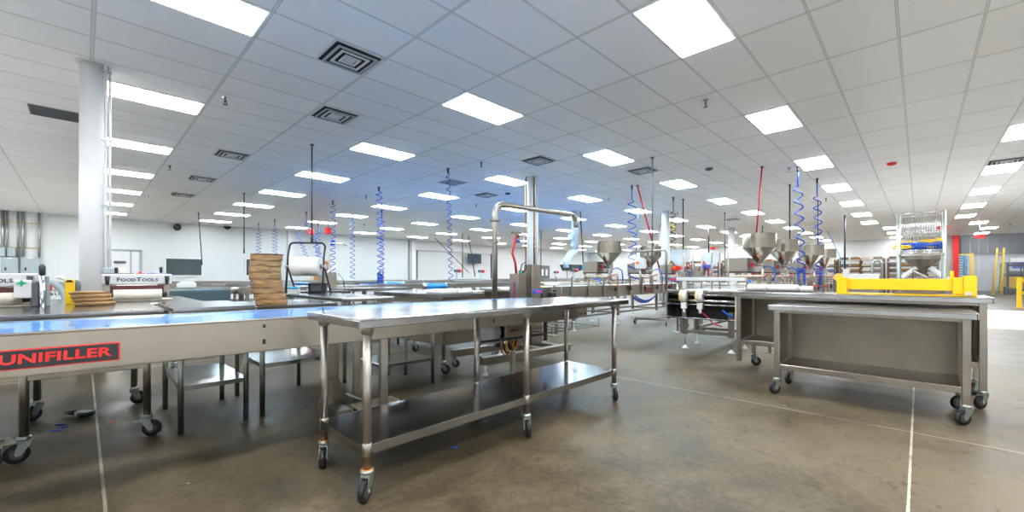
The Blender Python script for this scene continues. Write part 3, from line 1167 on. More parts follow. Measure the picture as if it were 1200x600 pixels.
# ------------------------------------------------------------------ portioning machines at left (header bar, roller, base on casters)
def portioner(label, x, y, wdt, letters, crank=True):
    wdt = wdt
    t = thing('cake_slicing_machine', label, 'machine', (x, y, 0))
    w = wdt
    zt_, zb_ = 1.185, 1.085
    MB().box(-.06, w+.06, -.02, .06, zb_, zt_, .006).build('header_bar', WHITEP, t)
    if letters:
        xx = w*.5 - (.150 if w < .5 else .045)
        for ch in letters:
            big = ch in 'FT' and ch.isupper()
            me = text_mesh(ch.upper(), .052 if big else .040, .001, sx=1.12, bold=.0012)
            me.materials.clear()
            me.materials.append(BLACKP)
            x0_ = min(v.co.x for v in me.vertices)
            x1_ = max(v.co.x for v in me.vertices)
            yb_ = min(v.co.y for v in me.vertices)
            o = shared('header_letter', me, t, (xx - x0_, -.0215, 1.113 - yb_))
            o.rotation_euler = (PI/2, 0, 0)
            xx += x1_ - x0_ + .003
    MB().box(.0, w, -.012, .05, zb_-.075, zb_-.01, .003).build('cutter_board', BROWNRUST, t)
    MB().cyl((-.01, .02, zb_-.10), (w+.01, .02, zb_-.10), .016, n=14).build('guide_bar', STEEL, t)
    MB().cyl((.02, -.02, .985), (w-.02, -.02, .985), .052, n=28).build('roller', CREAM, t)
    for xx in (0, w):
        MB().cyl((xx-.02, -.02, .985), (xx+.02, -.02, .985), .025, n=16).build('roller_bearing', BLACKP, t)
        MB().box(xx-.045, xx+.045, .0, .075, .92, zb_, .005).build('side_post', STEEL, t)
        MB().cyl((xx+.02*(1 if xx else -1), -.04, zb_), (xx+.02*(1 if xx else -1), -.04, zt_-.02), .012, .02, n=12).build('clamp_lever', BLACKP, t)
    MB().box(-.06, w+.06, -.06, .85, .926, .945, .004).build('bed_plate', STEEL, t)
    if crank:
        xx = w-.04
        g = MB().cyl((w-.10, .02, 1.19), (xx+.02, .02, 1.19), .008, n=10).cyl((xx+.02, .02, 1.18), (xx+.02, .02, 1.20), .009, n=10)
        g.build('crank_arm', STEEL, t)
        MB().lathe([(.008, 0), (.012, .01), (.014, .05), (.008, .06)], (xx+.02, .02, 1.195), 14).build('crank_handle', BLACKP, t)
    return t


ST_ = thing('rolling_stand', 'wide stainless stand on black casters behind the left end of the blue belt', 'stand', (-.26, 3.98, 0))
for k, (xx, yy, rz_) in enumerate(((0, 0, .2), (.59, 0, 2.7), (0, 1.08, .5), (.59, 1.08, 3.3), (1.02, 2.2, 1.0), (-1.3, 2.2, .3), (-1.3, 0, 1.5))):
    MB().cyl((xx, yy, CASTER_H-.01), (xx, yy, .914), .023, n=16).build('leg', STEELTUBE, ST_)
    caster(ST_, xx, yy, rz_, brake=(k == 1))
g = MB()
w, l = .59, 1.08
for z in (.50,):
    g.box(0, w, -.016, .016, z, z+.05, .004).box(0, w, l-.016, l+.016, z, z+.05, .004)
    g.box(-.016, .016, 0, l, z, z+.05, .004).box(w-.016, w+.016, 0, l, z, z+.05, .004)
g.build('frame', STEEL, ST_)
top_slab(-1.5, .68, -.10, 2.35, .925, .035).build('tabletop', STEELTOP, ST_)
MB().box(.68, 1.08, .80, 2.35, .912, .924, .003).build('side_leaf', STEELTOP, ST_)
PM2 = portioner('white headed slicing machine with cream roller and lettering, just right of the big column', .18, 5.32, .39, 'FoodTools')
# parts on top of its header
tp = thing('pump_head', 'small grey motor block on top of the lettered machine header', 'motor', (.16, 5.35, 1.186))
MB().box(-.03, .05, -.02, .05, 0, .055, .006).build('housing', GREYP, tp)
MB().box(.05, .075, -.01, .045, 0, .06, .004).build('coupling', BLACKP, tp)
MB().box(.075, .13, -.005, .04, 0, .05, .008).build('motor', WHITEPL, tp)
MB().box(-.04, .19, -.02, .03, -.0, .006).build('mount_plate', BLACKP, tp)
tag(MB().box(.36, .43, 5.31, 5.35, 1.186, 1.194, .003).box(.38, .405, 5.315, 5.34, 1.194, 1.204, .002).build('red_button', REDP), 'small red button box on the lettered machine header', 'button')
tag(MB().tube([(.44, 5.34, 1.191), (.49, 5.33, 1.194), (.54, 5.34, 1.191), (.60, 5.33, 1.192)], .004, 6).build('blue_strap', BLUEPL), 'thin blue strap lying on the lettered machine header', 'strap')
PM1 = portioner('white headed slicing machine cut off by the left photo edge', -.95, 4.95, .64, 'FoodTools', False)
# upright with green star, motor and red button on the left machine
g = thing('machine_upright', 'grey control upright with green star knob beside the left slicing machine', 'machine part', (-.305, 4.80, .925))
MB().box(-.06, .03, 0, .06, .07, .21, .006).build('gearbox', WHITEPL, g)
MB().box(.02, .07, .03, .1, .0, .2, .01).build('motor', GREYBOX, g)
MB().cyl((.085, 0, 0), (.085, 0, .24), .016, n=16).build('post', CHROME, g)
MB().box(.1, .125, .02, .06, .0, .24, .006).build('guard', GREYP, g)
MB().box(.125, .135, .01, .03, .12, .17, .003).build('red_button', REDP, g)
st_ = MB()
pts = []
for k in range(8):
    a = PI/8*2*k
    rr = .03 if k % 2 == 0 else .012
    pts.append((rr*math.cos(a), rr*math.sin(a)))
st_.prism(pts, .01, Matrix.Translation((-.02, -.004, .185)) @ Matrix.Rotation(PI/2, 4, 'X'))
st_.build('star_knob', GREEN, g)
MB().lathe([(.01, .24), (.018, .25), (.02, .31), (.01, .33)], (.085, 0, 0), 12).build('crank_handle', BLACKP, g)

# yellow plate and grey dome standing on the stand top
x = xon(82, 5.1)
t = thing('yellow_bracket', 'yellow upright plate with black mark left of the big column', 'bracket', (x, 5.1, .9255))
MB().box(-.03, .03, -.01, .01, 0, .21, .003).build('plate', YELLOW, t)
MB().prism([(-.025, 0), (.02, 0), (.02, .006), (.008, .02), (-.015, .02), (-.025, .01)], .002, Matrix.Translation((0, -.010, .185)) @ Matrix.Rotation(PI/2, 4, 'X')).build('mark', BLACKP, t)
x = xon(89.5, 5.2)
t = thing('domed_motor', 'dark domed grey cap between the yellow plate and the big column', 'motor', (x, 5.2, .9255))
MB().lathe([(.03, 0), (.03, .16), (.026, .185), (.015, .20), (0, .205)], n=20).build('body', GREYBOX, t)
xa, xb = xon(53, 6.9), xon(79, 6.9)
za, zb_ = zof(330, xa, 6.9), zof(362, xb, 6.9)
for k, (o_, r_, m_, lab) in enumerate(((0, .035, GREYP, 'thick grey curved hose arching down behind the left slicing machine'), (.085, .018, CHROME, 'thin bright curved pipe hugging the thick grey curved hose'))):
    pts = [(xa + o_ + (xb-xa)*math.sin(a), 6.9, zb_ - .0 + (za+o_*.6-zb_)*math.cos(a)) for a in [i*PI/2/14 for i in range(15)]]
    pts.append((xb+o_, 6.9, .3))
    tag(MB().tube(pts, r_, 12).build('curved_hose', m_), lab, 'hose')
g = MB()
for k in range(12):
    g.tube([(xa+.03*k, 7.05, .7), (xa+.03*k, 7.05, .7+.36*math.cos(k/12*1.3))], .004, 5)
for k in range(7):
    g.tube([(xa, 7.05, .72+.05*k), (xa+.36*math.sqrt(max(0.05, 1-(k/7.5)**2)), 7.05, .72+.05*k)], .004, 5)
tag(g.build('wire_guard', CHROME), 'fine wire mesh guard inside the curve of the grey hose', 'guard')

# ------------------------------------------------------------------ electric panels and conduits on the left wall
def on_wall(name, label, cat, px, py, Y):
    x = xon(px, Y)
    return thing(name, label, cat, (x, Y, zof(py, x, Y)))


for (p0, p1, lab) in ((1.5, 22, 'grey electrical cabinet on the far left wall, left of its twin'), (25, 47, 'grey electrical cabinet on the far left wall, right one of two')):
    xa, xb = xon(p0, WY1), xon(p1, WY1)
    z1, z0 = zof(302, xb, WY1), zof(323, xb, WY1)
    t = thing('electrical_cabinet', lab, 'electrical cabinet', (xa, WY1, z0))
    w_, h_ = xb-xa, z1-z0
    MB().box(0, w_, -.22, -.001, 0, h_, .01).build('body', GREYP, t)
    d = MB().box(.05, w_-.05, -.235, -.22, .05, h_-.05, .004).build('door', GREYP, t)
    MB().box(.1, .15, -.25, -.235, .2, .32).build('latch', BLACKP, d)
    MB().box(w_*.35, w_*.65, -.226, -.22, h_-.045, h_-.01).build('paper_label', WHITEPL, t)
for p0, lab in ((0, 'small grey switch box above the left electrical cabinet at photo edge'), (12, 'small grey switch box above the electrical cabinets')):
    xa = xon(p0-3, WY1)
    z0 = zof(300.5, xa, WY1)
    tag(MB().box(xa, xa+.20, WY1-.15, WY1-.001, z0, z0+.36, .01).box(xa+.05, xa+.15, WY1-.17, WY1-.15, z0+.1, z0+.26, .006).build('switch_box', GREYP), lab, 'switch box')
for k, (px, r) in enumerate(((3.5, .042), (8.5, .028), (21, .026), (27, .042), (46, .038), (-6, .05), (-14, .05))):
    x = xon(px, WY1)
    words_ = ['widest conduit near the photo edge', 'slim conduit right of the widest left one', 'thin middle conduit', 'thick conduit between both cabinets', 'rightmost conduit, over the right cabinet', 'conduit outside the left edge', 'outermost conduit outside the left edge'][k]
    tag(MB().cyl((x, WY1-.09, zof(302, x, WY1)), (x, WY1-.09, CEIL-.002), r, n=14).build('wall_conduit', GALV), 'vertical steel conduit on the left wall: ' + words_, 'conduit')
for py, lab in ((262.5, 'upper'), (291, 'lower')):
    xa, xb = xon(-20, WY1), xon(49, WY1)
    z = zof(py, xb, WY1)
    tag(MB().box(xa, xb, WY1-.035, WY1-.001, z-.025, z+.025, .004).build('wall_strut', STRUT), '%s brass-coloured strut rail holding the wall conduits' % lab, 'strut')
# black wall speakers high on the wall
for px, py, lab in ((207.5, 266.5, 'small black wall speaker high on the left wall, left one'), (266, 265.5, 'small black wall speaker high on the left wall, right one')):
    x = xon(px, WY1)
    z = zof(py, x, WY1)
    t = thing('wall_speaker', lab, 'speaker', (x, WY1, z))
    MB().lathe([(.06, -.2), (.14, -.18), (.16, -.05), (.12, -.001)], n=20, axis='y').build('housing', BLACKP, t)
    t.children[0].rotation_euler = (0, 0, 0)
# television
x0_, x1_ = xon(547.5, WY1+.2), xon(563, WY1+.2)
zt_, zb_ = zof(297.5, x0_, WY1+.2), zof(308.5, x0_, WY1+.2)
t = thing('television', 'dark flat television mounted on the far wall left of the pipe arch', 'television', ((x0_+x1_)/2, WY1+.2, (zt_+zb_)/2))
hw, hh = (x1_-x0_)/2, (zt_-zb_)/2
MB().box(-hw, hw, -.12, -.06, -hh, hh, .02).build('housing', BLACKP, t)
MB().box(-hw+.06, hw-.06, -.124, -.118, -hh+.06, hh-.06).build('screen', SCREEN, t)
MB().box(-.2, .2, -.06, .30, -.2, .2).build('wall_mount', GREYBOX, t)
# exit signs
for px, py, Xp, lab in ((1148, 277, 30.0, 'red exit sign hanging above the strip curtain'), (835.5, 291, 30.0, 'red exit sign far back above the round acrylic hopper'),
                        (1104.5, 267, 26, 'small red hanging sign right behind the right post of the wire rack')):
    yy = yon(px, Xp)
    z = zof(py, Xp, yy)
    t = thing('exit_sign', lab, 'sign', (Xp, yy, z))
    MB().box(-.03, .03, -.17, .17, -.09, .09, .01).build('housing', REDP, t)
    MB().cyl((0, 0, .13), (0, 0, CEIL-z), .012).build('stem', GREYBOX, t)
for px, py, lab in ((364, 271.5, 'red hanging sign near the left wall above the roll stand'), (384.5, 270.5, 'small red hanging sign right of the other red sign')):
    Yp = 21.0
    xx = xon(px, Yp)
    z = zof(py, xx, Yp)
    t = thing('exit_sign', lab, 'sign', (xx, Yp, z))
    MB().box(-.15, .15, -.03, .03, -.16, .16, .01).build('housing', REDP, t)
    MB().cyl((0, 0, .15), (0, 0, CEIL-z), .012).build('stem', GREYBOX, t)

# ------------------------------------------------------------------ middle tables
TC = small_table('stainless table carrying the black roll stand', 1.97, 2.60, 4.40, 6.20, .925, .0)
small_table('stainless table meeting the deep-sided cart, right of the roll stand', 2.12, 2.92, 6.24, 6.85, .945, .3)
# low plate between
S3 = small_table('low stainless table in front of the cart, seen just over the long table', 2.05, 2.75, 3.72, 4.36, .865, .28)
# deep sided cart
TD = thing('deep_cart', 'deep-sided stainless cart on casters with white foam sheets on it', 'cart', (2.97, 3.95, 0))
w, l = .68, 1.60
top_slab(0, w, 0, l, .95, .05).build('tabletop', STEELTOP, TD)
g = MB().box(.03, w-.03, .03, .036, .36, .91).box(.03, w-.03, l-.04, l-.034, .36, .91).box(.03, .036, .036, l-.04, .36, .91).box(w-.036, w-.03, .036, l-.04, .36, .91)
g.box(.03, w-.03, .03, l-.034, .34, .36)
g.build('tank_body', STEELDK, TD)
k = 0
for yy in (.06, l-.06):
    for xx in (.06, w-.06):
        MB().cyl((xx, yy, CASTER_H-.01), (xx, yy, .94), .022, n=16).build('leg', STEELTUBE, TD)
        caster(TD, xx, yy, (2.2, .4, 2.6, 3.3)[k])
        k += 1
for xx, yy, lab in ((3.16, 4.22, 'white foam sheet pile on the deep-sided cart, left half'), (3.40, 4.20, 'white foam sheet pile on the deep-sided cart, right half')):
    t = tag(MB().box(-.13, .13, -.16, .16, 0, .040, .014, 3).box(-.12, .12, -.15, .15, .040, .052, .01, 2).build('foam_sheet', WHITEPL), lab, 'foam sheet')
    t.location = (xx, yy, .9505)
small_table('stainless rolling table far back right of the cart', 3.78, 4.6, 5.0, 6.4, .93, .3)

# roll stand: black hoop frame with a big white paper roll
RS = thing('roll_stand', 'black tubular A-frame stand on a table holding a large white roll', 'roll stand', (2.14, 5.86, .9255))
wy = .235
g = MB()
def rr(u, v, z):           # u across the picture, v in depth
    c_, s_ = math.cos(-.72), math.sin(-.72)
    return (u*c_ - v*s_, u*s_ + v*c_, z)
hoop = [rr(-wy, -.10, .013), rr(-wy, -.03, .53), rr(-wy, .01, .63)]
for i in range(1, 6):
    a = PI/2*i/5
    hoop.append(rr(-wy + .06*(1-math.cos(a)), .01, .63 + .06*math.sin(a)))
for i in range(0, 6):
    a = PI/2*i/5
    hoop.append(rr(wy - .06*(1-math.sin(a)), .01, .63 + .06*math.cos(a)))
hoop += [rr(wy, -.03, .53), rr(wy, -.10, .013)]
MB().tube(hoop, .013, 10).build('hoop_frame', BLACKP, RS)
for s_ in (-1, 1):
    MB().tube([rr(s_*(wy+.004), -.035, .36), rr(s_*(wy+.004), .24, 0)], .012, 10).build('brace_leg', BLACKP, RS)
    MB().cyl(rr(s_*(wy-.02), -.035, .37), rr(s_*(wy+.03), -.035, .37), .03, n=14).build('spindle_hub', GREYP, RS)
MB().tube([rr(-wy, .13, .13), rr(wy, .13, .13)], .010, 8).build('cross_bar', BLACKP, RS)
g = MB()
a, b = Vector(rr(-.165, -.035, .37)), Vector(rr(.19, -.035, .37))
g.cyl(a, b, .128, n=48)
g.build('paper_roll', ROLLW, RS)
MB().cyl(a + (a-b).normalized()*.006, b + (b-a).normalized()*.006, .035, n=20).build('roll_core', CARD, RS)
MB().cyl(rr(-wy, -.035, .37), rr(wy, -.035, .37), .008, n=10).build('spindle', BLACKP, RS)
# dark screen box under the stand, and blue wipes
t = thing('label_printer', 'black box with a dark mesh front standing behind the black roll stand', 'device', (2.36, 6.06, .9255), -.72)
MB().box(-.12, .12, -.04, .05, 0, .15, .01).build('housing', BLACKP, t)
MB().box(-.08, .10, -.046, -.04, .03, .14).build('front_panel', GREYBOX, t)
t = thing('glove_box', 'white and cyan box left behind the black roll stand foot', 'box', (2.06, 6.12, .9255), -.72)
MB().box(-.07, .07, -.04, .04, 0, .06, .006).build('carton', WHITEPL, t)
MB().box(-.07, .07, -.042, .042, .06, .09, .006).build('lid', CYAN, t)

# ------------------------------------------------------------------ pipe arch and control towers behind the long table
PA = thing('pipe_arch', 'tall bent stainless pipe arch rising behind the long table', 'pipe', (4.13, 4.27, 0))
def arc(c, r, a0, a1, f, n=8):
    return [f(c[0] + r*math.cos(a0+(a1-a0)*i/n), c[1] + r*math.sin(a0+(a1-a0)*i/n)) for i in range(n+1)]
ph = 2.20
f = lambda u, z: (u, 0, z)
pts = [(0, 0, .12), (0, 0, ph-.2)] + arc((.16, ph-.16), .16, PI, PI/2, f)[1:] + [(1.78, 0, ph+.03)] + arc((1.84, ph-.11), .14, PI/2, 0, f) + [(1.98, 0, ph-.18)]
MB().tube(pts, .040, 16).build('pipe', STEELTUBE, PA)
for z in (1.95, 1.64):
    MB().lathe([(.041, -.012), (.07, -.01), (.07, .01), (.041, .012)], (0, 0, z), 20).build('flange_clamp', STEELDK, PA)
MB().box(-.08, .0, -.006, .006, 1.945, 1.955).box(-.12, .0, -.006, .006, 1.635, 1.645).build('clamp_bar', STEELDK, PA)
MB().lathe([(.13, 0), (.13, .02), (.06, .04), (.05, .14)], n=24).build('foot_plate', STEELDK, PA)

CTB = thing('control_tower', 'square stainless control post with blue and red strip, right of the arch pipe', 'control box', (4.32, 4.00, 0))
MB().box(-.085, .085, -.085, .085, .02, 1.20, .006).build('post_box', STEEL, CTB)
MB().box(-.088, -.084, -.03, .01, .86, 1.08, .002).build('strip', NAVY, CTB)
MB().box(-.091, -.087, -.015, -.005, .87, 1.07, .001).build('strip_mark', REDP, CTB)
g = MB().tube([(-.03, 0, 1.19), (-.05, .0, 1.35), (-.09, .02, 1.48), (-.04, .03, 1.62), (.02, .03, 1.78)], .017, 8)
g.build('red_hose', RED, CTB)
MB().tube([(.02, -.02, 1.2), (.04, -.04, 1.33), (.09, -.06, 1.36), (.1, -.07, 1.28), (.04, -.04, 1.2)], .009, 6).build('black_cable', BLACKP, CTB)
MB().cyl((.06, 0, 1.2), (.06, 0, 1.23), .02).build('indicator', GREEN, CTB)
MB().cyl((-.02, -.06, 1.2), (-.02, -.06, 1.23), .02).build('indicator', GREEN, CTB)
MB().box(-.10, .09, .0, .05, 1.76, 1.79, .008).cyl((.02, .03, 1.70), (.02, .03, 1.80), .03).build('valve_head', STEELDK, CTB)
MB().box(.0, .06, .0, .06, 1.64, 1.68, .01).build('blue_fitting', BLUEPL, CTB)

LS = thing('lift_post', 'tall square stainless lift post on an H-shaped caster frame', 'machine base', (4.55, 3.93, 0), -.063)
MB().box(-.09, .09, -.08, .08, .18, 1.33, .006).build('column', STEEL, LS)
MB().box(-.11, .11, -.10, .10, .17, .62, .006).build('sleeve', STEELDK, LS)
MB().box(-1.25, .3, -.46, -.36, .13, .22, .006).box(-1.25, .3, .19, .25, .13, .22, .006).box(-.3, -.2, -.36, .34, .13, .22, .006).box(.06, .16, -.36, .34, .13, .22, .006).build('floor_frame', STEELDK, LS)
for k, (xx, yy) in enumerate(((.27, -.41), (.27, .22), (-1.2, .22))):
    caster(LS, xx, yy, (.3, 1.1, 2)[k], s=.85)
MB().cyl((-1.2, -.41, .0), (-1.2, -.41, .13), .015).lathe([(.04, 0), (.02, .03)], (-1.2, -.41, 0), 14).build('levelling_foot', WHITEPL, LS)
MB().box(.19, .36, -.47, -.35, .19, .2, .002).build('foot_plate', STEELTOP, LS)

MC = thing('motor_control_box', 'stainless motor box with looping orange and black cables below the conveyor', 'control box', (3.42, 3.30, .42), -.063)
MB().box(-.12, .16, -.07, .12, .02, .23, .008).build('housing', STEEL, MC)
MB().box(-.05, .09, -.074, -.07, .12, .15).build('label_strip', BROWNRUST, MC)
MB().lathe([(0, -.03), (.03, -.02), (.035, 0), (.02, .02), (0, .025)], (.18, -.1, .14), 16).build('yellow_knob', YELLOW, MC)
MB().cyl((.0, .03, .23), (.0, .03, .275), .03).build('mount', STEELTUBE, MC)
for k, (mt, lab) in enumerate(((ORANGE, 0), (BLACKP, 0), (TAPE, 0), (BLACKP, 0), (ORANGE, 0))):
    pts = []
    for i in range(13):
        a = PI + PI*i/12
        pts.append((-.1+.075*math.cos(a)*(1-.1*k) + .015*k, -.05-.02*k, .04+(.17-.02*k)*math.sin(a)))
    MB().tube(pts, .010, 6).build('cable', mt, MC)
g = MB().lathe([(.02, -.02), (.10, .02), (.12, .12), (.10, .20), (.03, .26)], (-.26, .02, 0), 16)
g.build('plastic_bag', GLASSY, MC)
MB().box(-.16, -.12, -.02, .08, -.05, .2, .01).build('dark_bracket', BLACKP, MC)
# bent metal pedestal and skate seen between the near legs
PS = thing('tilting_pedestal', 'dark steel pedestal post on a low caster skate behind the near legs', 'machine base', (1.45, 3.46, 0), -.063)
MB().box(-.06, .05, -.05, .05, .20, .68, .004).build('post', STEELDK, PS)
MB().prism([(-.12, .0), (.12, 0), (.05, .22), (-.05, .22)], .012, Matrix.Translation((0, -.05, .10)) @ Matrix.Rotation(PI/2, 4, 'X')).build('gusset', STEELDK, PS)
MB().box(-.06, .45, -.36, -.30, .05, .10, .004).build('skate_frame', STEELDK, PS)
MB().box(-.06, .06, -.30, .12, .05, .12, .004).build('skate_beam', STEELDK, PS)
MB().box(.02, .38, -.32, -.22, .14, .15, .002, rot=Matrix.Rotation(.5, 4, 'Y')).build('deflector_plate', WHITEPL, PS)
for xx in (.15, .40):
    f_ = shared('wheel', WHEEL, PS, (xx, -.27, CR), .7)
    f_ = shared('wheel', WHEEL, PS, (xx, -.20, CR), .7)
MB().box(.1, .46, -.33, -.17, .105, .125, .003).build('skate_plate', TAN, PS)

# ------------------------------------------------------------------ filling lines: long conveyors, each with hopper fillers
def filler_parts(t, acrylic=False, r=.285, ribs=True):
    """origin on the floor under the hopper; cabinet on the +y side"""
    zc, zt_ = 1.72, 1.99
    if acrylic:
        MB().lathe([(.045, 1.40), (.06, 1.44), (r, zc), (r, zt_), (r+.012, zt_), (r+.012, zt_-.012), (r-.004, zt_-.015), (r-.004, zc+.005), (.05, 1.45), (.035, 1.40)], n=32).build('hopper', GLASSY, t)
        MB().lathe([(.05, 1.43), (.15, 1.56), (.0, 1.57)], n=24).build('hopper_filling', ROLLW, t)
    else:
        m = MB()
        m.lathe([(.045, 1.40), (.05, 1.44), (r, zc), (r, zt_), (r+.01, zt_+.002), (r+.01, zt_-.012), (r-.006, zt_-.012), (r-.006, zc+.002), (.045, 1.45), (.03, 1.40)], n=22, smooth=False)
        m.build('hopper', HOPPERM, t)
    MB().lathe([(.05, 1.28), (.06, 1.29), (.06, 1.33), (.045, 1.34), (.045, 1.38), (.065, 1.385), (.065, 1.41), (.04, 1.415)], n=20).build('valve_body', STEELTUBE, t)
    MB().cyl((-.15, 0, 1.31), (.12, 0, 1.31), .035, n=16).cyl((-.17, 0, 1.31), (-.15, 0, 1.31), .05, n=16).build('product_pipe', STEELTUBE, t)
    MB().box(-.34, .40, .12, .52, 1.26, 1.52, .008).build('cabinet', STEEL, t)
    MB().box(-.30, .36, .14, .50, 1.235, 1.26).build('cabinet_base', BROWNRUST, t)
    g = MB()
    for xx in (-.28, .33):
        for yy in (.16, .48):
            g.box(xx-.02, xx+.02, yy-.02, yy+.02, .957, 1.24, .003)
    g.box(-.34, .40, .14, .18, 1.10, 1.14, .003).box(-.34, .40, .46, .5, 1.10, 1.14, .003)
    g.build('support_frame', STEEL, t)
    MB().box(-.33, -.2, -.14, .46, 1.16, 1.19, .004).build('cross_arm', TAN, t)
    MB().box(.2, .26, -.14, .46, 1.16, 1.19, .004).build('cross_arm', TAN, t)
    MB().cyl((-.12, -.08, 1.0), (-.12, -.08, 1.3), .025, n=14).cyl((-.12, -.08, .99), (-.12, -.08, 1.06), .04, n=14).build('depositing_nozzle', STEELTUBE, t)
    MB().tube([(.1, -.05, 1.34), (.2, -.12, 1.37), (.26, -.2, 1.30), (.28, -.22, 1.1), (.27, -.2, .98)], .014, 8).build('blue_air_line', BLUEPL, t)
    MB().tube([(-.25, .08, 1.22), (-.3, -.02, 1.18), (-.25, -.15, 1.16), (-.1, -.18, 1.20), (.1, -.16, 1.22)], .012, 8).build('red_air_line', RED, t)
    MB().tube([(-.36, .0, 1.0), (-.33, .06, 1.06), (-.30, .16, 1.09), (-.24, .26, 1.10)], .024, 8).build('blue_elbow_hose', BLUEPL, t)
    MB().cyl((-.18, .08, 1.34), (-.18, .08, 1.39), .02).lathe([(0, 1.40), (.028, 1.39), (.028, 1.42), (0, 1.43)], (-.18, .08, 0), 14).build('stop_button', REDP, t)
    MB().box(-.03, .03, .08, .14, 1.36, 1.42, .01).build('blue_valve', BLUEPL, t)


def conveyor_line(label, x0, x1, y0, y1, zt_=.955, zb_=.69, feet=((.4, 0), (2.2, 0)), name='filling_conveyor'):
    t = thing(name, label, 'conveyor', (x0, y0, 0))
    l, w = x1-x0, y1-y0
    MB().box(0, l, 0, .008, zb_, zt_, .002).box(0, l, -.01, .03, zt_-.012, zt_, .003).build('side_panel', STEEL, t)
    MB().box(0, l, w-.008, w, zb_, zt_, .002).box(0, l, w-.03, w+.01, zt_-.012, zt_, .003).build('side_panel', STEEL, t)
    MB().box(.02, l-.02, .03, w-.03, zb_+.08, zt_-.004).build('belt', WHITEPL, t)
    k = 0
    for xx in [q for q in (.45, 2.3, 4.4, 6.5, 8.6) if q < l-.2]:
        for yy in (.04, w-.09):
            MB().box(xx, xx+.08, yy, yy+.05, .22, zb_+.01, .004).build('leg', STEELDK, t)
            MB().cyl((xx+.04, yy+.025, .04), (xx+.04, yy+.025, .22), .011, n=10).lathe([(.045, 0), (.04, .02), (.015, .045), (.012, .06)], (xx+.04, yy+.025, 0), 16).build('levelling_foot', WHITEPL, t)
        MB().box(xx+.02, xx+.06, .09, w-.09, .26, .30, .003).build('crossbar', STEELDK, t)
    MB().box(.45, min(l, 8.6)-.2, .05, .09, .27, .31, .003).box(.45, min(l, 8.6)-.2, w-.09, w-.05, .27, .31, .003).build('long_rail', STEELDK, t)
    # guide rails on top, on brackets
    g = MB()
    for yy in (.12, w-.17):
        g.box(.1, l-.1, yy-.012, yy+.012, zt_+.055, zt_+.085, .003)
    g.build('guide_rail', TAN, t)
    random.seed(int(x0*10+y0))
    xx = .3
    while xx < l-.2:
        for yy in (-.02, w+.02):
            MB().box(xx-.02, xx+.02, yy-.012, yy+.012, zb_+.02, zt_+.20, .003).build('bracket_post', STEEL, t)
        xx += .62
    g = MB()
    h = MB()
    c = MB()
    xx = .5
    while xx < l-.2:
        y_ = random.choice((-.06, -.05, w+.03))
        g.lathe([(0, zt_-.05), (.022, zt_-.048), (.024, zt_-.02), (0, zt_-.01)], (xx, y_, 0), 12)
        c.box(xx-.04, xx+.04, y_-.02, y_+.02, zt_-.14, zt_-.055, .005)
        MB().box(xx+.15, xx+.22, .06, .20, zt_+.085, zt_+.12, .003).build('cross_bracket', STEELTUBE, t)
        xx += .75
    g.build('red_knob', REDP, t)
    c.build('sensor_block', BLACKP, t)
    h.bm.free()
    return t


LB = conveyor_line('long filling conveyor on white feet under the middle hoppers', 6.9, 17.5, 5.15, 6.0)
# small end section on left of the line with sensors
lp = thing('label_plate', 'small black and red name plate on the middle filling conveyor panel', 'sign', (10.75, 5.144, .80))
MB().box(-.27, .27, -.006, .0, -.055, .055, .002).build('plate', BLACKP, lp)
lettering('plate_lettering', 'UNIFILLER', lp, (0, -.0075, 0), (PI/2, 0, 0), .07, REDP, sx=1.25)
LC = conveyor_line('filling conveyor on white feet behind the taller cabinet table', 7.0, 17.5, 1.92, 2.78)

F1 = thing('hopper_filler', 'first steel hopper filler left of the others, beside the blue coil', 'filling machine', (8.95, 5.30, 0), 0, 'hopper filling machines')
filler_parts(F1)
# the rest are copies
for (x, y, lab) in ((11.15, 5.30, 'steel hopper filler partly behind the overhead steel arm'),
                    (9.35, 2.22, 'largest and nearest steel hopper filler with a red hose dropping in'),
                    (11.35, 2.2, 'second steel hopper filler in the right row, below a dark rod'),
                    (13.7, 2.05, 'third steel hopper filler in the right row, behind the first blue coil'),
                    (16.0, 2.05, 'farthest steel hopper filler in the right row, beside the second blue coil')):
    dup(F1, (x, y, 0), 0, lab)
F2 = thing('hopper_filler', 'clear acrylic hopper filler right of the overhead steel arm', 'filling machine', (13.05, 5.25, 0))
filler_parts(F2, True, .29)
dup(F2, (15.7, 5.25, 0), 0, 'far clear acrylic hopper filler behind the thin upright rods')

# overhead steel arm (second, smaller pipe arch) in front of the second hopper
PB = thing('pipe_arch', 'small stainless pipe arch standing in front of the second hopper', 'pipe', (8.75, 3.806, 0))
q = lambda u, z: (.0 - u*.0 + 0*u, u, z)
pts = [(0, 0, .78)] + [(0, 0, 1.64)] + arc((.0+.08, 1.64), .08, PI, PI/2, lambda u, z: (-.0*u, u, z))[1:] + [(0, .76, 1.72), (0, .83, 1.67)]
MB().tube(pts, .024, 12).build('pipe', STEELTUBE, PB)
MB().tube([(0, 0, .85), (0, -.03, .80), (0, -.12, .78), (-.1, -.35, .78)], .03, 12).build('foot_pipe', STEELTUBE, PB)
MB().cyl((-.1, -.35, 0), (-.1, -.35, .80), .03, n=12).lathe([(.09, 0), (.09, .015), (.03, .02)], (-.1, -.35, 0), 16).build('floor_post', STEELTUBE, PB)
MB().cyl((0, .78, 1.68), (0, .78, 1.75), .036, n=12).build('end_valve', STEELTUBE, PB)

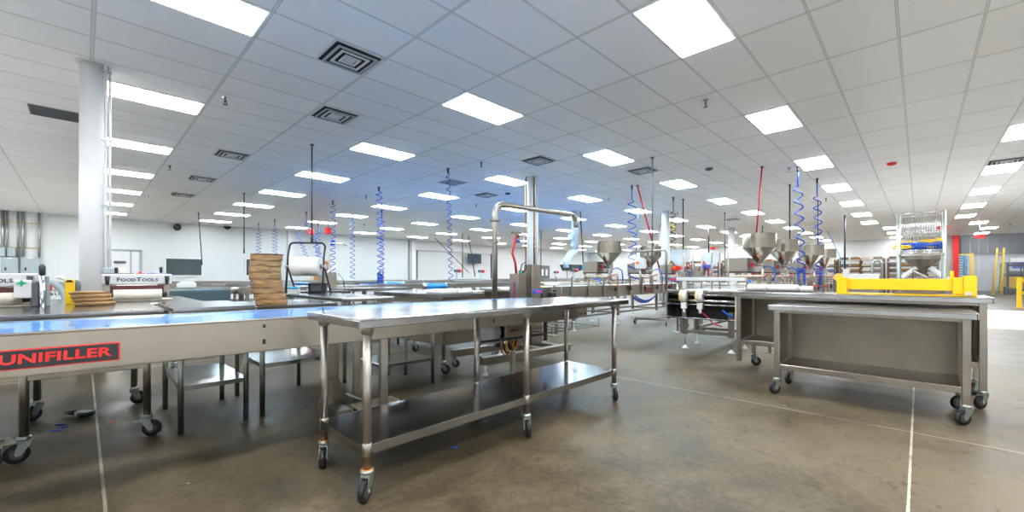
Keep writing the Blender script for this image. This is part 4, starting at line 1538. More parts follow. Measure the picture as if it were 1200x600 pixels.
# round floor frame with casters under the small arch
t = thing('filler_trolley', 'low caster trolley frame on the floor below the middle filling conveyor', 'trolley', (9.55, 4.55, 0))
MB().box(0, 1.9, -.03, .03, .12, .17, .004).box(0, .05, -.4, .4, .12, .17, .004).box(1.85, 1.9, -.4, .4, .12, .17, .004).build('frame', STEELTUBE, t)
for k, (xx, yy) in enumerate(((.02, .38), (.02, -.38), (1.88, -.38), (1.88, .38))):
    caster(t, xx, yy, .5*k, s=.9)
# blue hoses looping under middle conveyor
for k, (xa, lab) in enumerate(((8.4, 'blue hoses sagging below the middle conveyor, left loop'), (10.1, 'blue hoses sagging below the middle conveyor near the name plate'))):
    g = MB()
    for j in range(3):
        g.tube([(xa+.0+1.2*i/10, 5.20+.03*j, .66-.14*(1-((i-5)/5.0)**2)-.03*j) for i in range(11)], .018, 6)
    tag(g.build('blue_hose', BLUEPL), lab, 'hose')

# roller end frame with tape reels at the head of the right line
RE = thing('roller_end_frame', 'open stainless roller frame with two yellow tape reels, left of the taller cabinet table', 'conveyor', (6.62, 1.86, 0))
w = 1.02
MB().box(0, .36, 0, .02, .50, .95, .004).box(.36, .9, 0, .02, .62, .80).build('side_plate', TAN, RE)
MB().box(0, .36, w-.02, w, .50, .95, .004).build('side_plate', STEELDK, RE)
for z, x_, r_ in ((.935, .02, .012), (.73, .0, .013), (.52, .0, .013), (.79, .05, .02), (.88, .08, .022)):
    MB().cyl((x_, .02, z), (x_, w-.02, z), r_, n=16).build('cross_roller', CHROME if r_ > .015 else STEELTOP, RE)
MB().box(.3, .32, .02, w-.02, .5, .90).build('inner_plate', DARK, RE)
MB().box(.02, .34, .02, w-.02, .905, .93, .004).build('top_deck', STEELTUBE, RE)
for yy, lab in ((.50, 0), (.74, 0)):
    o = MB().lathe([(.025, -.035), (.092, -.035), (.092, .035), (.025, .035)], (-.005, yy, .86), 32, 'y').build('reel', WHITEPL, RE)
    MB().lathe([(.06, .036), (.094, .036), (.096, .046), (.06, .046)], (-.005, yy, .86), 32, 'y').lathe([(.0925, -.004), (.0945, -.004), (.0945, .006), (.0925, .006)], (-.005, yy, .86), 32, 'y').build('yellow_band', TAPE, RE)
    MB().box(-.03, .03, yy-.04, yy+.04, .66, .76, .008).cyl((0, yy, .60), (0, yy, .66), .02).build('reel_holder', WHITEPL, RE)
MB().box(.2, .28, w-.24, w-.17, .24, .62, .004).box(.2, .28, .10, .17, .24, .62, .004).build('leg', STEELDK, RE)
MB().box(.21, .27, .17, w-.24, .26, .31, .004).build('crossbar', STEELDK, RE)
for yy in (w-.205, .135):
    MB().cyl((.24, yy, .04), (.24, yy, .25), .012, n=10).build('foot_stem', STEELTUBE, RE)
    MB().lathe([(.05, 0), (.045, .022), (.018, .05), (.012, .06)], (.24, yy, 0), 16).build('foot', WHITEPL, RE)
MB().tube([(.05, .5, .62), (.03, .42, .56), (.02, .32, .46), (.03, .2, .42)], .010, 6).build('red_hose', RED, RE)
MB().tube([(.05, .2, .66), (.03, .12, .6), (.1, .05, .56)], .014, 6).build('blue_hose', BLUEPL, RE)

# pot depositor with upright rods and a white bar
t = thing('rod_frame', 'white crossbar carrying thin upright steel rods above the reel frame', 'machine frame', (7.25, 1.98, .003))
MB().box(-.05, .05, -.08, .98, 1.085, 1.145, .006).build('white_bar', WHITEP, t)
for xx, yy in ((0, .88), (0, .72), (0, .58), (.25, .5), (.25, .25), (0, .3), (0, .42)):
    MB().cyl((xx, yy, .955), (xx, yy, 1.56), .013, n=10).build('rod', STEELTUBE, t)
MB().box(.2, .3, .0, .9, .96, 1.0, .004).box(-.04, .04, .05, .12, .955, 1.09).box(-.04, .04, .82, .88, .955, 1.09).build('bar_support', WHITEP, t)
MB().box(.3, .42, .0, .85, 1.02, 1.05, .004).build('white_tray', WHITEPL, t)

# control boxes on the lines
for x, y, z, sx, sy, sz, m_, lab, fx in ((9.97, 5.0, 1.48, .08, .12, .12, WHITEPL, 'white electrical box with orange light behind the small pipe arch', ORANGE),
                                        (11.95, 4.9, 1.40, .08, .12, .06, REDP, 'orange and white warning box beside the acrylic hopper', ORANGE),
                                        (14.3, 4.9, 1.48, .08, .12, .06, BLUEPL, 'small blue box on the middle line', BLUEPL)):
    t = thing('line_control_box', lab, 'control box', (x, y, z))
    MB().box(-sx, sx, -sy, sy, -sz, sz, .01).build('housing', m_, t)
    MB().cyl((-sx-.03, sy*.3, sz*.2), (-sx, sy*.3, sz*.2), .04).build('lamp', fx, t)
    MB().cyl((0, 0, -z+.9), (0, 0, -sz), .025).build('pole', STEELTUBE, t)
t = thing('touch_panel', 'blue and red framed touch panel low between arch and acrylic hopper', 'control panel', (8.7, 3.55, 1.10), 0)
MB().box(-.03, .03, -.16, .16, -.035, .035, .006).build('housing', BLUEPL, t)
MB().box(-.034, -.03, -.14, .14, -.02, .02, .001).build('screen', REDP, t)
MB().cyl((0, 0, -1.1), (0, 0, -.03), .02).lathe([(.12, -1.1), (.12, -1.085), (.02, -1.07)], n=20).build('pole', STEELTUBE, t)
for (x, y, z1_, lab) in ((9.9, 3.9, 1.27, 'second stainless control post right of the small arch'),
                          (9.3, 3.35, 1.28, 'stainless control post left of the upright rods')):
    t = thing('control_tower', lab, 'control box', (x, y, 0))
    MB().box(-.07, .07, -.07, .07, .05, z1_, .006).build('post_box', STEEL, t)
    MB().box(-.1, .1, -.1, .1, 0, .05, .006).build('base', STEELDK, t)
    MB().tube([(0, 0, z1_), (.03, -.05, z1_+.12), (.0, -.12, z1_+.2), (.05, -.18, z1_+.05), (.05, -.2, 1.0)], .013, 6).build('hose', RED, t)

# steel and red lamp poles (small rectangular red signals) on the back lines
rs0 = None
for px, py, Y_, lab in ((535, 317.5, 12, 'small red signal head on a post below the television, left one'), (563, 317.5, 12, 'small red signal head on a post below the television, right one'),
                       (610, 315, 12, 'small red signal head on a post between arch and second column'), (651, 316, 12, 'small red signal head left of the white duct hood'),
                       (672, 312.5, 8, 'red signal head with yellow cable in front of the duct hood')):
    x_ = xon(px, Y_)
    z_ = zof(py, x_, Y_)
    if rs0 is None:
        rs0 = thing('signal_post', lab, 'signal', (x_, Y_, 0), 0, 'red signal heads on posts')
        MB().cyl((0, 0, 0), (0, 0, z_-.03), .03, n=10).build('post', GREYP, rs0)
        MB().box(-.10, .06, -.05, .05, z_-.05, z_+.05, .015).build('head', GREYBOX, rs0)
        MB().cyl((.06, 0, z_), (.20, 0, z_), .06, n=14).build('red_lens', REDP, rs0)
        sz0 = z_
    else:
        dup(rs0, (x_, Y_, 0), 0, lab)

# white exhaust duct with hood
dx, dy = onz(669, 238, CEIL)
Yq = 9.6
xq = xon(673.5, Yq)
t = thing('exhaust_duct', 'white round exhaust duct with an offset elbow down to a steel hood', 'duct', (xq, Yq, 0))
zz1, zz2 = zof(293, xq, Yq), zof(302, xq, Yq)
off = -(xon(673.5, Yq) - xon(664, Yq))
MB().cyl((0, 0, zz1), (0, 0, CEIL-.002), .135, n=24).build('riser', DUCTW, t)
MB().tube([(0, 0, zz1+.05), (0, 0, zz1-.03), (off*.5, 0, zz1-.16), (off, 0, zz2-.12), (off, 0, zz2-.4)], .133, 24).build('elbow', DUCTW, t)
MB().cyl((-.3, 0, zof(278, xq, Yq)), (-.1, 0, zof(278, xq, Yq)), .12, n=20).cyl((-.17, 0, zof(287, xq, Yq)), (0, 0, zof(287, xq, Yq)), .07, n=16).build('side_cap', DUCTW, t)
hz = zof(311, xq, Yq)
g = MB()
tt = bmesh.new()
bmesh.ops.create_cube(tt, size=1)
for v in tt.verts:
    s_ = 1 if v.co.z > 0 else .78
    v.co = Vector((v.co.x*.72*s_ + off*.4, v.co.y*.6*s_, v.co.z*.24 + hz - .10))
g.merge(tt)
g.build('hood', STEELDK, t)
MB().box(.06, .36, -.40, -.28, hz-.2, hz+.0, .01).build('blue_box', CYAN, t)
g = MB()
g.bm.free()
for xx in (-.3, .2):
    MB().cyl((xx, .15, 0), (xx, .15, hz-.2), .02, n=10).build('hood_leg', STEELTUBE, t)

# ------------------------------------------------------------------ long lines in the middle distance and rear
def back_line(label, x0, x1, y0, w, zt_, mat_top, blue=False, rz=0.0, body=.12, name='transfer_conveyor', cat='conveyor'):
    t = thing(name, label, cat, (x0, y0, 0), rz)
    l = x1-x0
    MB().box(0, l, 0, .02, zt_-body, zt_, .004).build('side_rail', STEEL, t)
    MB().box(0, l, w-.02, w, zt_-body, zt_, .004).build('side_rail', STEEL, t)
    MB().box(.01, l-.01, .02, w-.02, zt_-.06, zt_-.006).build('belt' if blue else 'bed', mat_top, t)
    MB().cyl((0, .02, zt_-.045), (0, w-.02, zt_-.045), .045, n=16).build('end_roller', BLUEPL if blue else STEELTUBE, t)
    n = max(2, int(l/2.2)+1)
    for i in range(n):
        xx = .1 + (l-.2)*i/(n-1)
        MB().box(xx-.025, xx+.025, .02, .07, 0, zt_-body+.02).box(xx-.025, xx+.025, w-.07, w-.02, 0, zt_-body+.02).box(xx-.02, xx+.02, .07, w-.07, .2, .24).build('leg_frame', STEELDK, t)
    return t


BL = [('long steel roller line behind the deep-sided cart, ending in a blue roll', 1.8, 4.9, 7.75, .5, .985, STEELTOP, False),
      ('long blue-edged line running behind the arch toward the duct', 4.6, 16.0, 8.6, .7, .99, BLUEBELT, True),
      ('rear conveyor along the hall below the television', 3.0, 19.0, 11.2, .8, 1.02, BLUEBELT, True),
      ('rearmost long table line before the left wall', -2.0, 17.0, 14.0, .9, 1.03, STEELTOP, False),
      ('second rearmost steel line on the left half', -3.0, 2.7, 11.0, .8, .99, STEELTOP, False),
      ('steel table line behind the lettered slicing machine', .9, 4.6, 8.9, .8, .96, STEELTOP, False),
      ('far line behind the duct hood in the hall middle', 12.0, 24.0, 12.6, .8, 1.0, BLUEBELT, True),
      ('far line near the television wall', 14.0, 26.0, 17.0, .8, 1.03, STEELTOP, False)]
for b in BL:
    back_line(*b)
# two short belts with bright blue rolls seen past the cart
for x, y, zt_, lab in ((4.86, 7.05, 1.03, 'bright blue belt roll at the end of the long steel roller line'), (5.4, 9.55, 1.03, 'smaller bright blue belt roll further back'), (3.35, 9.9, 1.03, 'small bright cyan belt end behind the steel box at left centre')):
    t = thing('belt_end', lab, 'conveyor', (x, y, 0))
    MB().cyl((0, 0, .96), (.5, -.02, .96), .062, n=24).build('belt_roll', BLUEBELT, t)
    MB().lathe([(.0, -.012), (.066, -.012), (.066, 0), (0, 0)], (0, 0, .96), 20, 'x').lathe([(.0, 0), (.066, 0), (.066, .012), (0, .012)], (.5, -.02, .96), 20, 'x').build('end_cap', CHROME, t)
    MB().box(-.04, -.0, -.03, .03, 0, .98, .004).box(.51, .55, -.05, .01, 0, .98, .004).build('leg', STEELTUBE, t)

# teal fabric covered table (left middle)
t = thing('covered_table', 'long dark teal covered machine bed behind the narrow table', 'table', (.35, 7.45, 0))
MB().box(0, 1.25, 0, .7, .76, .965, .02, 2).build('cover', TEAL, t)
MB().box(.05, 1.2, .05, .65, .66, .77).build('frame', STEELDK, t)
for xx in (.06, 1.15):
    for yy in (.06, .62):
        MB().box(xx, xx+.04, yy, yy+.04, 0, .67).build('leg', STEELTUBE, t)
for x, y, lab in ((2.95, 6.55, 'steel table with many stacked parts, left of the tall cardboard stack'), (-1.3, 7.6, 'steel rear table behind the short cardboard stack')):
    small_table(lab, x, x+1.3, y, y+.7, .965, .4)

# small items on those tables
items = ((1.3, 9.2, .961, 'box', WHITEPL), (2.0, 9.3, .961, 'tray', STEELTOP), (2.9, 9.2, .961, 'box', GREYP), (3.6, 9.25, .961, 'tray', WHITEPL), (4.2, 9.15, .961, 'box', STEELTUBE))
nm = ('left', 'second', 'middle', 'fourth', 'right')
for k, (x, y, z, kd, m_) in enumerate(items):
    o = MB().box(-.13, .13, -.09, .09, 0, .05 if kd == 'tray' else .085, .01).box(-.10, .10, -.07, .07, .05 if kd == 'tray' else .085, .065 if kd == 'tray' else .11, .005).build('parts_%s' % kd, m_)
    o.location = (x, y, z)
    tag(o, '%s small %s on the steel table line behind the slicing machine' % (nm[k], kd), kd)
# stainless kettle-like box with arm (px 395)
Yk = 7.3
xk = xon(395, Yk)
t = thing('steel_cabinet', 'small stainless box with slanted lever, in front of the orange door', 'machine', (xk-.1, Yk+.1, 0))
MB().box(-.16, .10, -.1, .12, .95, 1.24, .01).build('body', STEEL, t)
MB().cyl((-.1, -.08, 1.2), (.08, -.08, 1.34), .015).tube([(.06, 0, 1.24), (.16, 0, 1.22), (.25, 0, 1.13), (.28, 0, .98)], .012, 8).build('lever', CHROME, t)
MB().cyl((-.0, .0, 1.22), (.0, .0, 1.72), .010, n=8).tube([(0, 0, 1.72), (.03, 0, 1.75), (.25, .0, 1.76), (.32, 0, 1.72)], .010, 8).build('goose_pipe', CHROME, t)
for xx in (-.14, .08):
    MB().box(xx-.02, xx+.02, -.08, .1, 0, .96).build('leg', STEELTUBE, t)
t = thing('scale', 'small cream bench scale with dark display on the table right of the roll stand', 'scale', (2.5, 6.42, .9455), -.7)
MB().box(-.13, .13, -.1, .1, 0, .035, .008).box(-.10, -.0, -.08, .02, .03, .075, .01).build('body', WHITEPL, t)
MB().box(-.085, -.02, -.084, -.079, .04, .066).build('display', BLACKP, t)

# white cloth sheets on the arch table / row fronts
for x, y, z, sx, sy, lab in ((7.4, 5.45, .985, .55, .14, 'white tray laid on the left end of the middle filling conveyor'), (8.6, 5.45, .985, .35, .14, 'short white tray below the first hopper')):
    tag(MB().box(x-sx, x+sx, y-sy, y+sy, z, z+.028, .006, 2).build('white_tray', WHITEPL), lab, 'tray')

# sensors at the left end of the middle filling line
for k, (x, y) in enumerate(((5.7, 5.0), (6.05, 5.05), (6.5, 5.1))):
    t = thing('sensor_bracket', ['left', 'middle', 'right'][k] + ' cluster of black sensor blocks at the left end of the middle line', 'sensor', (x, y, 0))
    MB().box(-.02, .02, -.02, .02, 0, .95, .003).box(-.1, .1, -.1, .1, 0, .02, .004).build('post', STEELTUBE, t)
    MB().box(-.07, .07, -.05, .03, .72, .84, .01).box(-.04, .04, -.07, -.04, .86, .9, .005).build('sensor_block', BLACKP, t)
    MB().cyl((0, -.05, .95), (0, -.05, .98), .022).build('red_cap', REDP if k == 2 else TAPE, t)
back_line('short filling conveyor section left of the middle line', 5.4, 6.85, 5.15, .8, .955, WHITEPL, False, 0, .24, 'filling_conveyor')
t = thing('operator_console', 'blue and red console at the foot of the square lift post', 'control panel', (4.42, 3.72, .955))
MB().box(-.08, .08, -.02, .02, -.03, .03, .004).build('housing', BLUEPL, t)
MB().box(-.06, .06, -.023, -.02, -.008, .012).build('red_line', REDP, t)
MB().box(-.02, .02, .02, .13, -.02, .0, .003).build('bracket', STEELTUBE, t)

# ------------------------------------------------------------------ on the taller cabinet table: white rolls, yellow beam
def white_roll(y0, y1, r, lab, taper=0.0):
    o = MB().lathe([(.0, 0), (r-taper, 0), (r, .03 + taper), (r, (y1-y0)-.012), (r-.01, y1-y0), (0, y1-y0)], n=28, axis='y').build('paper_roll', ROLLW)
    o.location = (6.02, y0, .9765+r)
    tag(o, lab, 'roll')


white_roll(1.36, 1.56, .043, 'leftmost white roll on the taller cabinet table', 0)
white_roll(1.02, 1.35, .043, 'middle white roll on the taller cabinet table')
white_roll(.88, 1.01, .036, 'short rightmost white roll on the taller cabinet table')

YB = thing('lifting_beam', 'bright yellow steel lifting beam lying on the taller cabinet table', 'lifting beam', (5.80, -.37, .9765))
L = 1.00
MB().box(-.05, .05, .12, L-.08, .05, .160, .004).build('beam', YELLOW, YB)
MB().box(-.08, .10, L-.085, L, .012, .175, .003).build('end_block', YELLOW, YB)
MB().box(-.10, .12, .0, .085, .0, .19, .003).box(-.085, .1, .085, .15, .02, .175, .003).build('end_block', YELLOW, YB)
MB().box(-.10, .12, .085, L, .0, .011, .002).build('base_plate', YELLOW, YB)
MB().box(-.02, .02, .14, .165, .158, .235, .003).build('lug', YELLOW, YB)
MB().box(-.104, -.1, .03, .07, .012, .04).build('sticker', WHITEPL, YB)
MB().box(-.056, -.05, L-.2, L-.13, .05, .14, .001).build('weld_plate', YELLOW, YB)
MB().box(-.02, .06, .25, .55, .012, .03, .004).build('steel_bar', STEELDK, YB)

# ------------------------------------------------------------------ chrome wire rack with hoses on its basket shelf
ra, rb = yon(1053, 8.5), yon(1107, 8.5)
WR = thing('wire_rack', 'chrome wire shelf rack behind the yellow beam with coiled hoses on top', 'rack', (8.5, rb, 0))
w = ra-rb
dpt = .45
zt_ = zof(250, 8.5, ra)
for xx, yy in ((0, 0), (0, w), (dpt, 0), (dpt, w)):
    MB().cyl((xx, yy, .05), (xx, yy, zt_), .022, n=14).lathe([(.03, 0), (.03, .03), (.012, .05)], (xx, yy, 0), 12).build('post', GALV, WR)
zs = zof(293, 8.5, (ra+rb)/2)
for z in (zs, .35, zs-.03+.0):
    g = MB()
    for i in range(15):
        g.tube([(dpt*0, w*i/14, z), (dpt, w*i/14, z)], .004, 5)
    g.tube([(0, 0, z), (0, w, z)], .007, 6).tube([(dpt, 0, z), (dpt, w, z)], .007, 6).tube([(0, 0, z), (dpt, 0, z)], .007, 6).tube([(0, w, z), (dpt, w, z)], .007, 6)
    g.build('wire_shelf', CHROME, WR)
zb1 = zof(253, 8.95, (ra+rb)/2)
g = MB()
for i in range(18):
    g.tube([(dpt, w*i/17, zs), (dpt, w*i/17, zb1)], .0045, 5)
for i in range(9):
    for yy in (0, w):
        g.tube([(dpt*i/8, yy, zs), (dpt*i/8, yy, zb1)], .0045, 5)
for z in (zb1, zb1-.12, zb1-.26):
    g.tube([(0, 0, z), (dpt, 0, z), (dpt, w, z), (0, w, z)], .006, 6)
g.tube([(0, 0, zb1), (0, w, zb1)], .006, 6)
g.build('wire_basket', CHROME, WR)
g = MB()
for z in (zs-.055, zs-.085):
    g.tube([(-.02, 0, z), (-.02, w, z)], .006, 6)
g.build('front_ledge', STEELTUBE, WR)

def loops(cx, cy, cz, rx, ry, n, r, mat, lab, name, tilt=.4, h=.07):
    pts = []
    random.seed(n)
    for i in range(n*14):
        a = 2*PI*i/14
        k = i/(n*14)
        pts.append((cx + rx*math.cos(a)*(1-.2*k), cy + ry*math.sin(a)*(1-.15*k), cz + h*k + tilt*rx*max(0, math.cos(a))*.5 + .008*math.sin(a*3+k*9)))
    return tag(MB().tube(pts, r, 7).build(name, mat), lab, 'hose')


loops(8.70, (ra+rb)/2+.17, zs+.035, .15, .13, 3, .011, YELLOW, 'yellow hose coil on the wire rack shelf, left', 'coiled_hose', 1.0, .05)
loops(8.72, (ra+rb)/2-.10, zs+.035, .14, .16, 4, .010, YELLOW, 'yellow hose coil on the wire rack shelf, right', 'coiled_hose', .6, .11)
pts = []
for i in range(220):
    f_ = i/219
    a = 2*PI*18*f_
    pts.append((8.62+.035*math.cos(a)-.0*f_, (ra+rb)/2+.20-.42*f_, zs+.065+.05*math.sin(a)))
tag(MB().tube(pts, .010, 6).build('coiled_hose', BLUEPL), 'dark blue spiral hose lying between yellow coils on the wire rack', 'hose')

# funnel stand with white tubes behind the yellow beam
fy = yon(1081, 9.5)
t = thing('funnel_depositor', 'small stainless funnel with two slanting white tubes behind the yellow beam', 'filling machine', (9.5, fy, 0))
MB().lathe([(.045, 1.16), (.05, 1.22), (.10, 1.33), (.20, 1.44), (.20, 1.50), (.21, 1.50), (.21, 1.43), (.11, 1.32)], n=14, smooth=False).build('funnel', STEEL, t)
MB().cyl((0, 0, .9), (0, 0, 1.2), .07, n=16).box(-.2, .2, -.35, .35, .86, .95, .01).build('body', STEELDK, t)
MB().cyl((-.1, .38, 1.0), (-.06, .06, 1.30), .04, n=16).build('white_tube', WHITEPL, t)
MB().cyl((-.1, -.38, 1.0), (-.06, -.08, 1.30), .04, n=16).build('white_tube', WHITEPL, t)
MB().cyl((-.12, -.15, 1.05), (-.12, .1, 1.25), .022, n=12).cyl((-.15, .0, 1.12), (-.12, .02, 1.12), .05, n=14).build('coupling', STEELTUBE, t)
g = MB()
for xx in (-.15, .15):
    for yy in (-.3, .3):
        g.cyl((xx, yy, 0), (xx, yy, .87), .02, n=10)
g.build('stand_legs', STEELTUBE, t)
loopy = [(.0+.2*math.cos(a), .22*math.sin(a), .97) for a in [i*2*PI/20 for i in range(20)]]
MB().tube(loopy, .02, 8, True).build('white_ring', WHITEPL, t)

# grey tube hoop and pale panel left of the rack
fy = yon(1028, 9.6)
t = thing('tube_guard', 'grey bent tube rail loop left of the wire rack', 'rail', (9.6, fy, 0))
MB().tube([(0, .06, 0), (0, .06, 1.38), (0, .03, 1.43), (0, -.03, 1.43), (0, -.06, 1.38), (0, -.06, 0)], .02, 8).build('hoop', GALV, t)
MB().tube([(0, -.06, 1.40), (0, -.4, 1.40), (.0, -.73, 1.40)], .012, 8).build('rail', GALV, t)
MB().cyl((0, -.73, 0), (0, -.73, 1.41), .016, n=10).build('end_post', GALV, t)
fy = yon(1012, 8.6)
t = thing('press_frame', 'white and grey machine panel just behind the left part of the yellow beam', 'machine', (8.6, fy, 0))
MB().box(-.1, .1, -.18, .18, 1.10, 1.20, .01).box(-.12, .12, .18, .24, .9, 1.28, .01).build('body', WHITEPL, t)
MB().box(-.08, .08, -.2, .24, 0, 1.1, .01).build('base_box', STEEL, t)
MB().cyl((-.1, .3, 1.15), (.1, .3, 1.15), .06, n=18).build('yellow_reel', TAPE, t)
MB().cyl((0, .24, 1.15), (0, .36, 1.15), .02).build('reel_axle', STEELTUBE, t)

# extra posts on the right line seen above the taller cabinet table
for k, (px, py) in enumerate(((902, 322), (931, 322), (939, 321), (947.5, 325), (951, 321), (957, 322), (965, 322))):
    x_ = 7.35 + .28*k
    y_ = yon(px, x_)
    if not 1.0 < y_ < 1.88:
        y_ = max(1.05, min(1.86, y_))
    t = thing('guide_post', ['first', 'second', 'third', 'fourth', 'fifth', 'sixth', 'last'][k] + ' upright steel guide post counted from left above the white rolls', 'post', (x_, y_, 0))
    MB().box(-.018, .018, -.018, .018, .012, zof(py, x_, y_), .003).build('bar', STEELDK, t)
    MB().box(-.05, .05, -.05, .05, 0, .012, .002).build('foot', STEELDK, t)
    if k % 2 == 0:
        MB().lathe([(0, 0), (.025, .005), (.025, .03), (0, .04)], (0, -.03, zof(py, x_, y_)-.22), 12).build('red_knob', REDP, t)

# ------------------------------------------------------------------ wooden racking along the back wall
sh0 = None
ya, yb2 = 2.0, 24.0
k = 0
y_ = -.9
names = ['right end, behind the wire rack', 'second from right', 'third from right', 'fourth from right', 'fifth from right', 'sixth from right', 'seventh from right']
while k < 7:
    lab = 'tall brown storage rack along the back wall, ' + names[k]
    if sh0 is None:
        sh0 = thing('storage_rack', lab, 'rack', (36.6, y_, 0), 0, 'brown storage racks along the back wall')
        g = MB()
        for xx in (0, 1.0):
            for yy in (0, 1.15, 2.3):
                g.box(xx, xx+.08, yy, yy+.08, 0, 2.35)
        g.build('upright', RACKW, sh0)
        for z in (.3, .75, 1.1, 1.45, 1.8, 2.25):
            MB().box(0, 1.08, 0, 2.38, z, z+.05).build('shelf', TAN if z > 2 else RACKW, sh0)
            for j in range(4):
                MB().box(.1, .9, .12+.58*j, .55+.58*j, z+.05, z+.22, .02).build('carton', (CARD, GREYBOX, STEELDK, TAN)[(j + int(z*10)) % 4], sh0)
    else:
        dup(sh0, (36.6, y_, 0), 0, lab)
    y_ += 2.5
    k += 1

# ------------------------------------------------------------------ strip curtain opening and the warehouse behind
OY = oy0
t = thing('door_post', 'tall red steel post at the left edge of the strip curtain opening', 'post', (WX1-.1, OY-.13, 0))
MB().box(-.12, .12, -.12, .12, 0, CEIL-.005, .01).build('post', REDP, t)
MB().box(-.14, .14, -.14, .14, 1.0, 1.02).box(-.14, .14, -.14, .14, 2.4, 2.42).build('band', REDP, t)
nst = 16
sw = .40
strip0 = None
for i in range(nst):
    yy = OY - .55 - sw*.9*i
    lab = 'clear hanging curtain strip in the warehouse opening, number %s from the red post' % ['one', 'two', 'three', 'four', 'five', 'six', 'seven', 'eight', 'nine', 'ten', 'eleven', 'twelve', 'thirteen', 'fourteen', 'fifteen', 'sixteen'][i]
    if strip0 is None:
        strip0 = MB().box(-.003, .003, -sw/2, sw/2, .03, CEIL-.01).build('curtain_strip', STRIPM)
        strip0.location = (WX1, yy, 0)
        tag(strip0, lab, 'strip curtain', 'clear strips of the curtain')
    else:
        c = strip0.copy()
        COL.objects.link(c)
        c.location = (WX1 + (.02 if i % 2 else 0), yy, 0)
        c['label'] = lab
# warehouse shell
struct(MB().box(52, 52.2, -14, 6, 0, 8).build('wall_warehouse', plain('grey warehouse wall', (.80, .83, .86), .6)))
struct(MB().box(WX1+.2, 52, -14, 6, 8, 8.2).build('ceiling_warehouse', GREYBOX))
struct(MB().box(WX1+.25, 52, 5.8, 6, 0, 8).build('wall_warehouse_side', WALLM))
struct(MB().box(WX1+.25, 52.2, -14.2, -14, 0, 8).build('wall_warehouse_far', WALLM))
struct(MB().box(51.4, 51.95, -14, 6, 3.0, 8).build('trim_8', GREYBOX))
# lean-to white block wall on right of the opening
tag(MB().prism([(0, 0), (6.5, 0), (6.5, 3.2), (0, 2.1)], .3, Matrix.Translation((47.2, -4.4, 0)) @ Matrix.Rotation(-PI/2, 4, 'Z') @ Matrix.Rotation(PI/2, 4, 'X')).build('partition_panel', WHITEP),
    'white slanted-top partition panel inside the warehouse at right', 'partition')
for k, (x, y) in enumerate(((42, -3), (42, 1), (47, -3), (42, -8), (47, -8))):
    t = thing('warehouse_lamp', 'hanging strip lamp in the warehouse, ' + ['front middle', 'front left', 'rear middle', 'front right', 'rear right'][k], 'lamp', (x, y, 6.2))
    MB().box(-.6, .6, -.12, .12, 0, .08, .01).build('housing', WHITEP, t)
    MB().box(-.55, .55, -.1, .1, -.03, 0, .005).build('tube', LIGHTM, t)
    MB().cyl((-.4, 0, .08), (-.4, 0, 1.8), .01).cyl((.4, 0, .08), (.4, 0, 1.8), .01).build('suspension', GREYBOX, t)

# blue pallet stacks
py_ = yon(1122, 41.0)
pal0 = None
for i in range(15):
    lab = 'blue plastic pallet in the tall stack left in the opening, number %d from the floor' % (i+1)
    if pal0 is None:
        g = MB()
        for yy in (-.35, -.12, .12, .35):
            g.box(-.5, .5, yy-.08, yy+.08, .13, .16, .004)
        for xx in (-.45, 0, .45):
            g.box(xx-.05, xx+.05, -.43, .43, .10, .13).box(xx-.05, xx+.05, -.43, -.31, 0, .10).box(xx-.05, xx+.05, -.06, .06, 0, .10).box(xx-.05, xx+.05, .31, .43, 0, .10)
        pal0 = g.build('pallet', CYAN)
        pal0.location = (41.0, py_, 0.001)
        tag(pal0, lab, 'pallet', 'blue plastic pallets')
    else:
        c = pal0.copy()
        COL.objects.link(c)
        c.location = (41.0, py_ + .02*(i % 3), .001+.171*i)
        c['label'] = lab
# yellow frame gate in the warehouse
ya, yb2 = yon(1120, 44), yon(1139, 44)
t = thing('yellow_gate_frame', 'yellow steel door frame inside the warehouse', 'frame', (44, yb2, 0))
zt_ = zof(297, 44, yb2)
MB().box(-.06, .06, -.09, .09, 0, zt_, .01).build('post', YELLOW, t)
MB().box(-.06, .06, (ya-yb2)-.09, (ya-yb2)+.09, 0, zt_, .01).build('post', YELLOW, t)
MB().box(-.05, .05, .09, (ya-yb2)-.09, zt_-.18, zt_-.02, .01).build('crossbar', YELLOW, t)
# ladders
def ladder(label, px0, py0, px1, py1, X, mat, wdt=.45):
    ya, yb_ = yon(px0, X), yon(px1, X)
    zt_ = zof(py1, X, yb_)
    t = thing('step_ladder', label, 'ladder', (X, ya, 0))
    dy = yb_-ya
    for s_ in (-wdt/2, wdt/2):
        MB().tube([(0, s_, 0), (.7, dy+s_*.8, zt_)], .05, 6).build('rail', mat, t)
    n = int(zt_/.3)
    for i in range(1, n):
        f_ = i/n
        MB().box(.7*f_-.06, .7*f_+.06, dy*f_-wdt/2, dy*f_+wdt/2, zt_*f_-.02, zt_*f_+.02).build('rung', mat, t)
    MB().tube([(.9, -wdt/2, 0), (.72, dy-wdt*.4, zt_*.97)], .035, 6).tube([(.9, wdt/2, 0), (.72, dy+wdt*.4, zt_*.97)], .035, 6).build('rear_leg', mat, t)
    return t


ladder('tall yellow step ladder inside the warehouse opening', 1169, 340, 1174.5, 290, 40.2, YELLOW, .34)
ladder('green folded ladder right of the yellow one', 1177, 336, 1178, 309, 45.0, GREEN, .34)
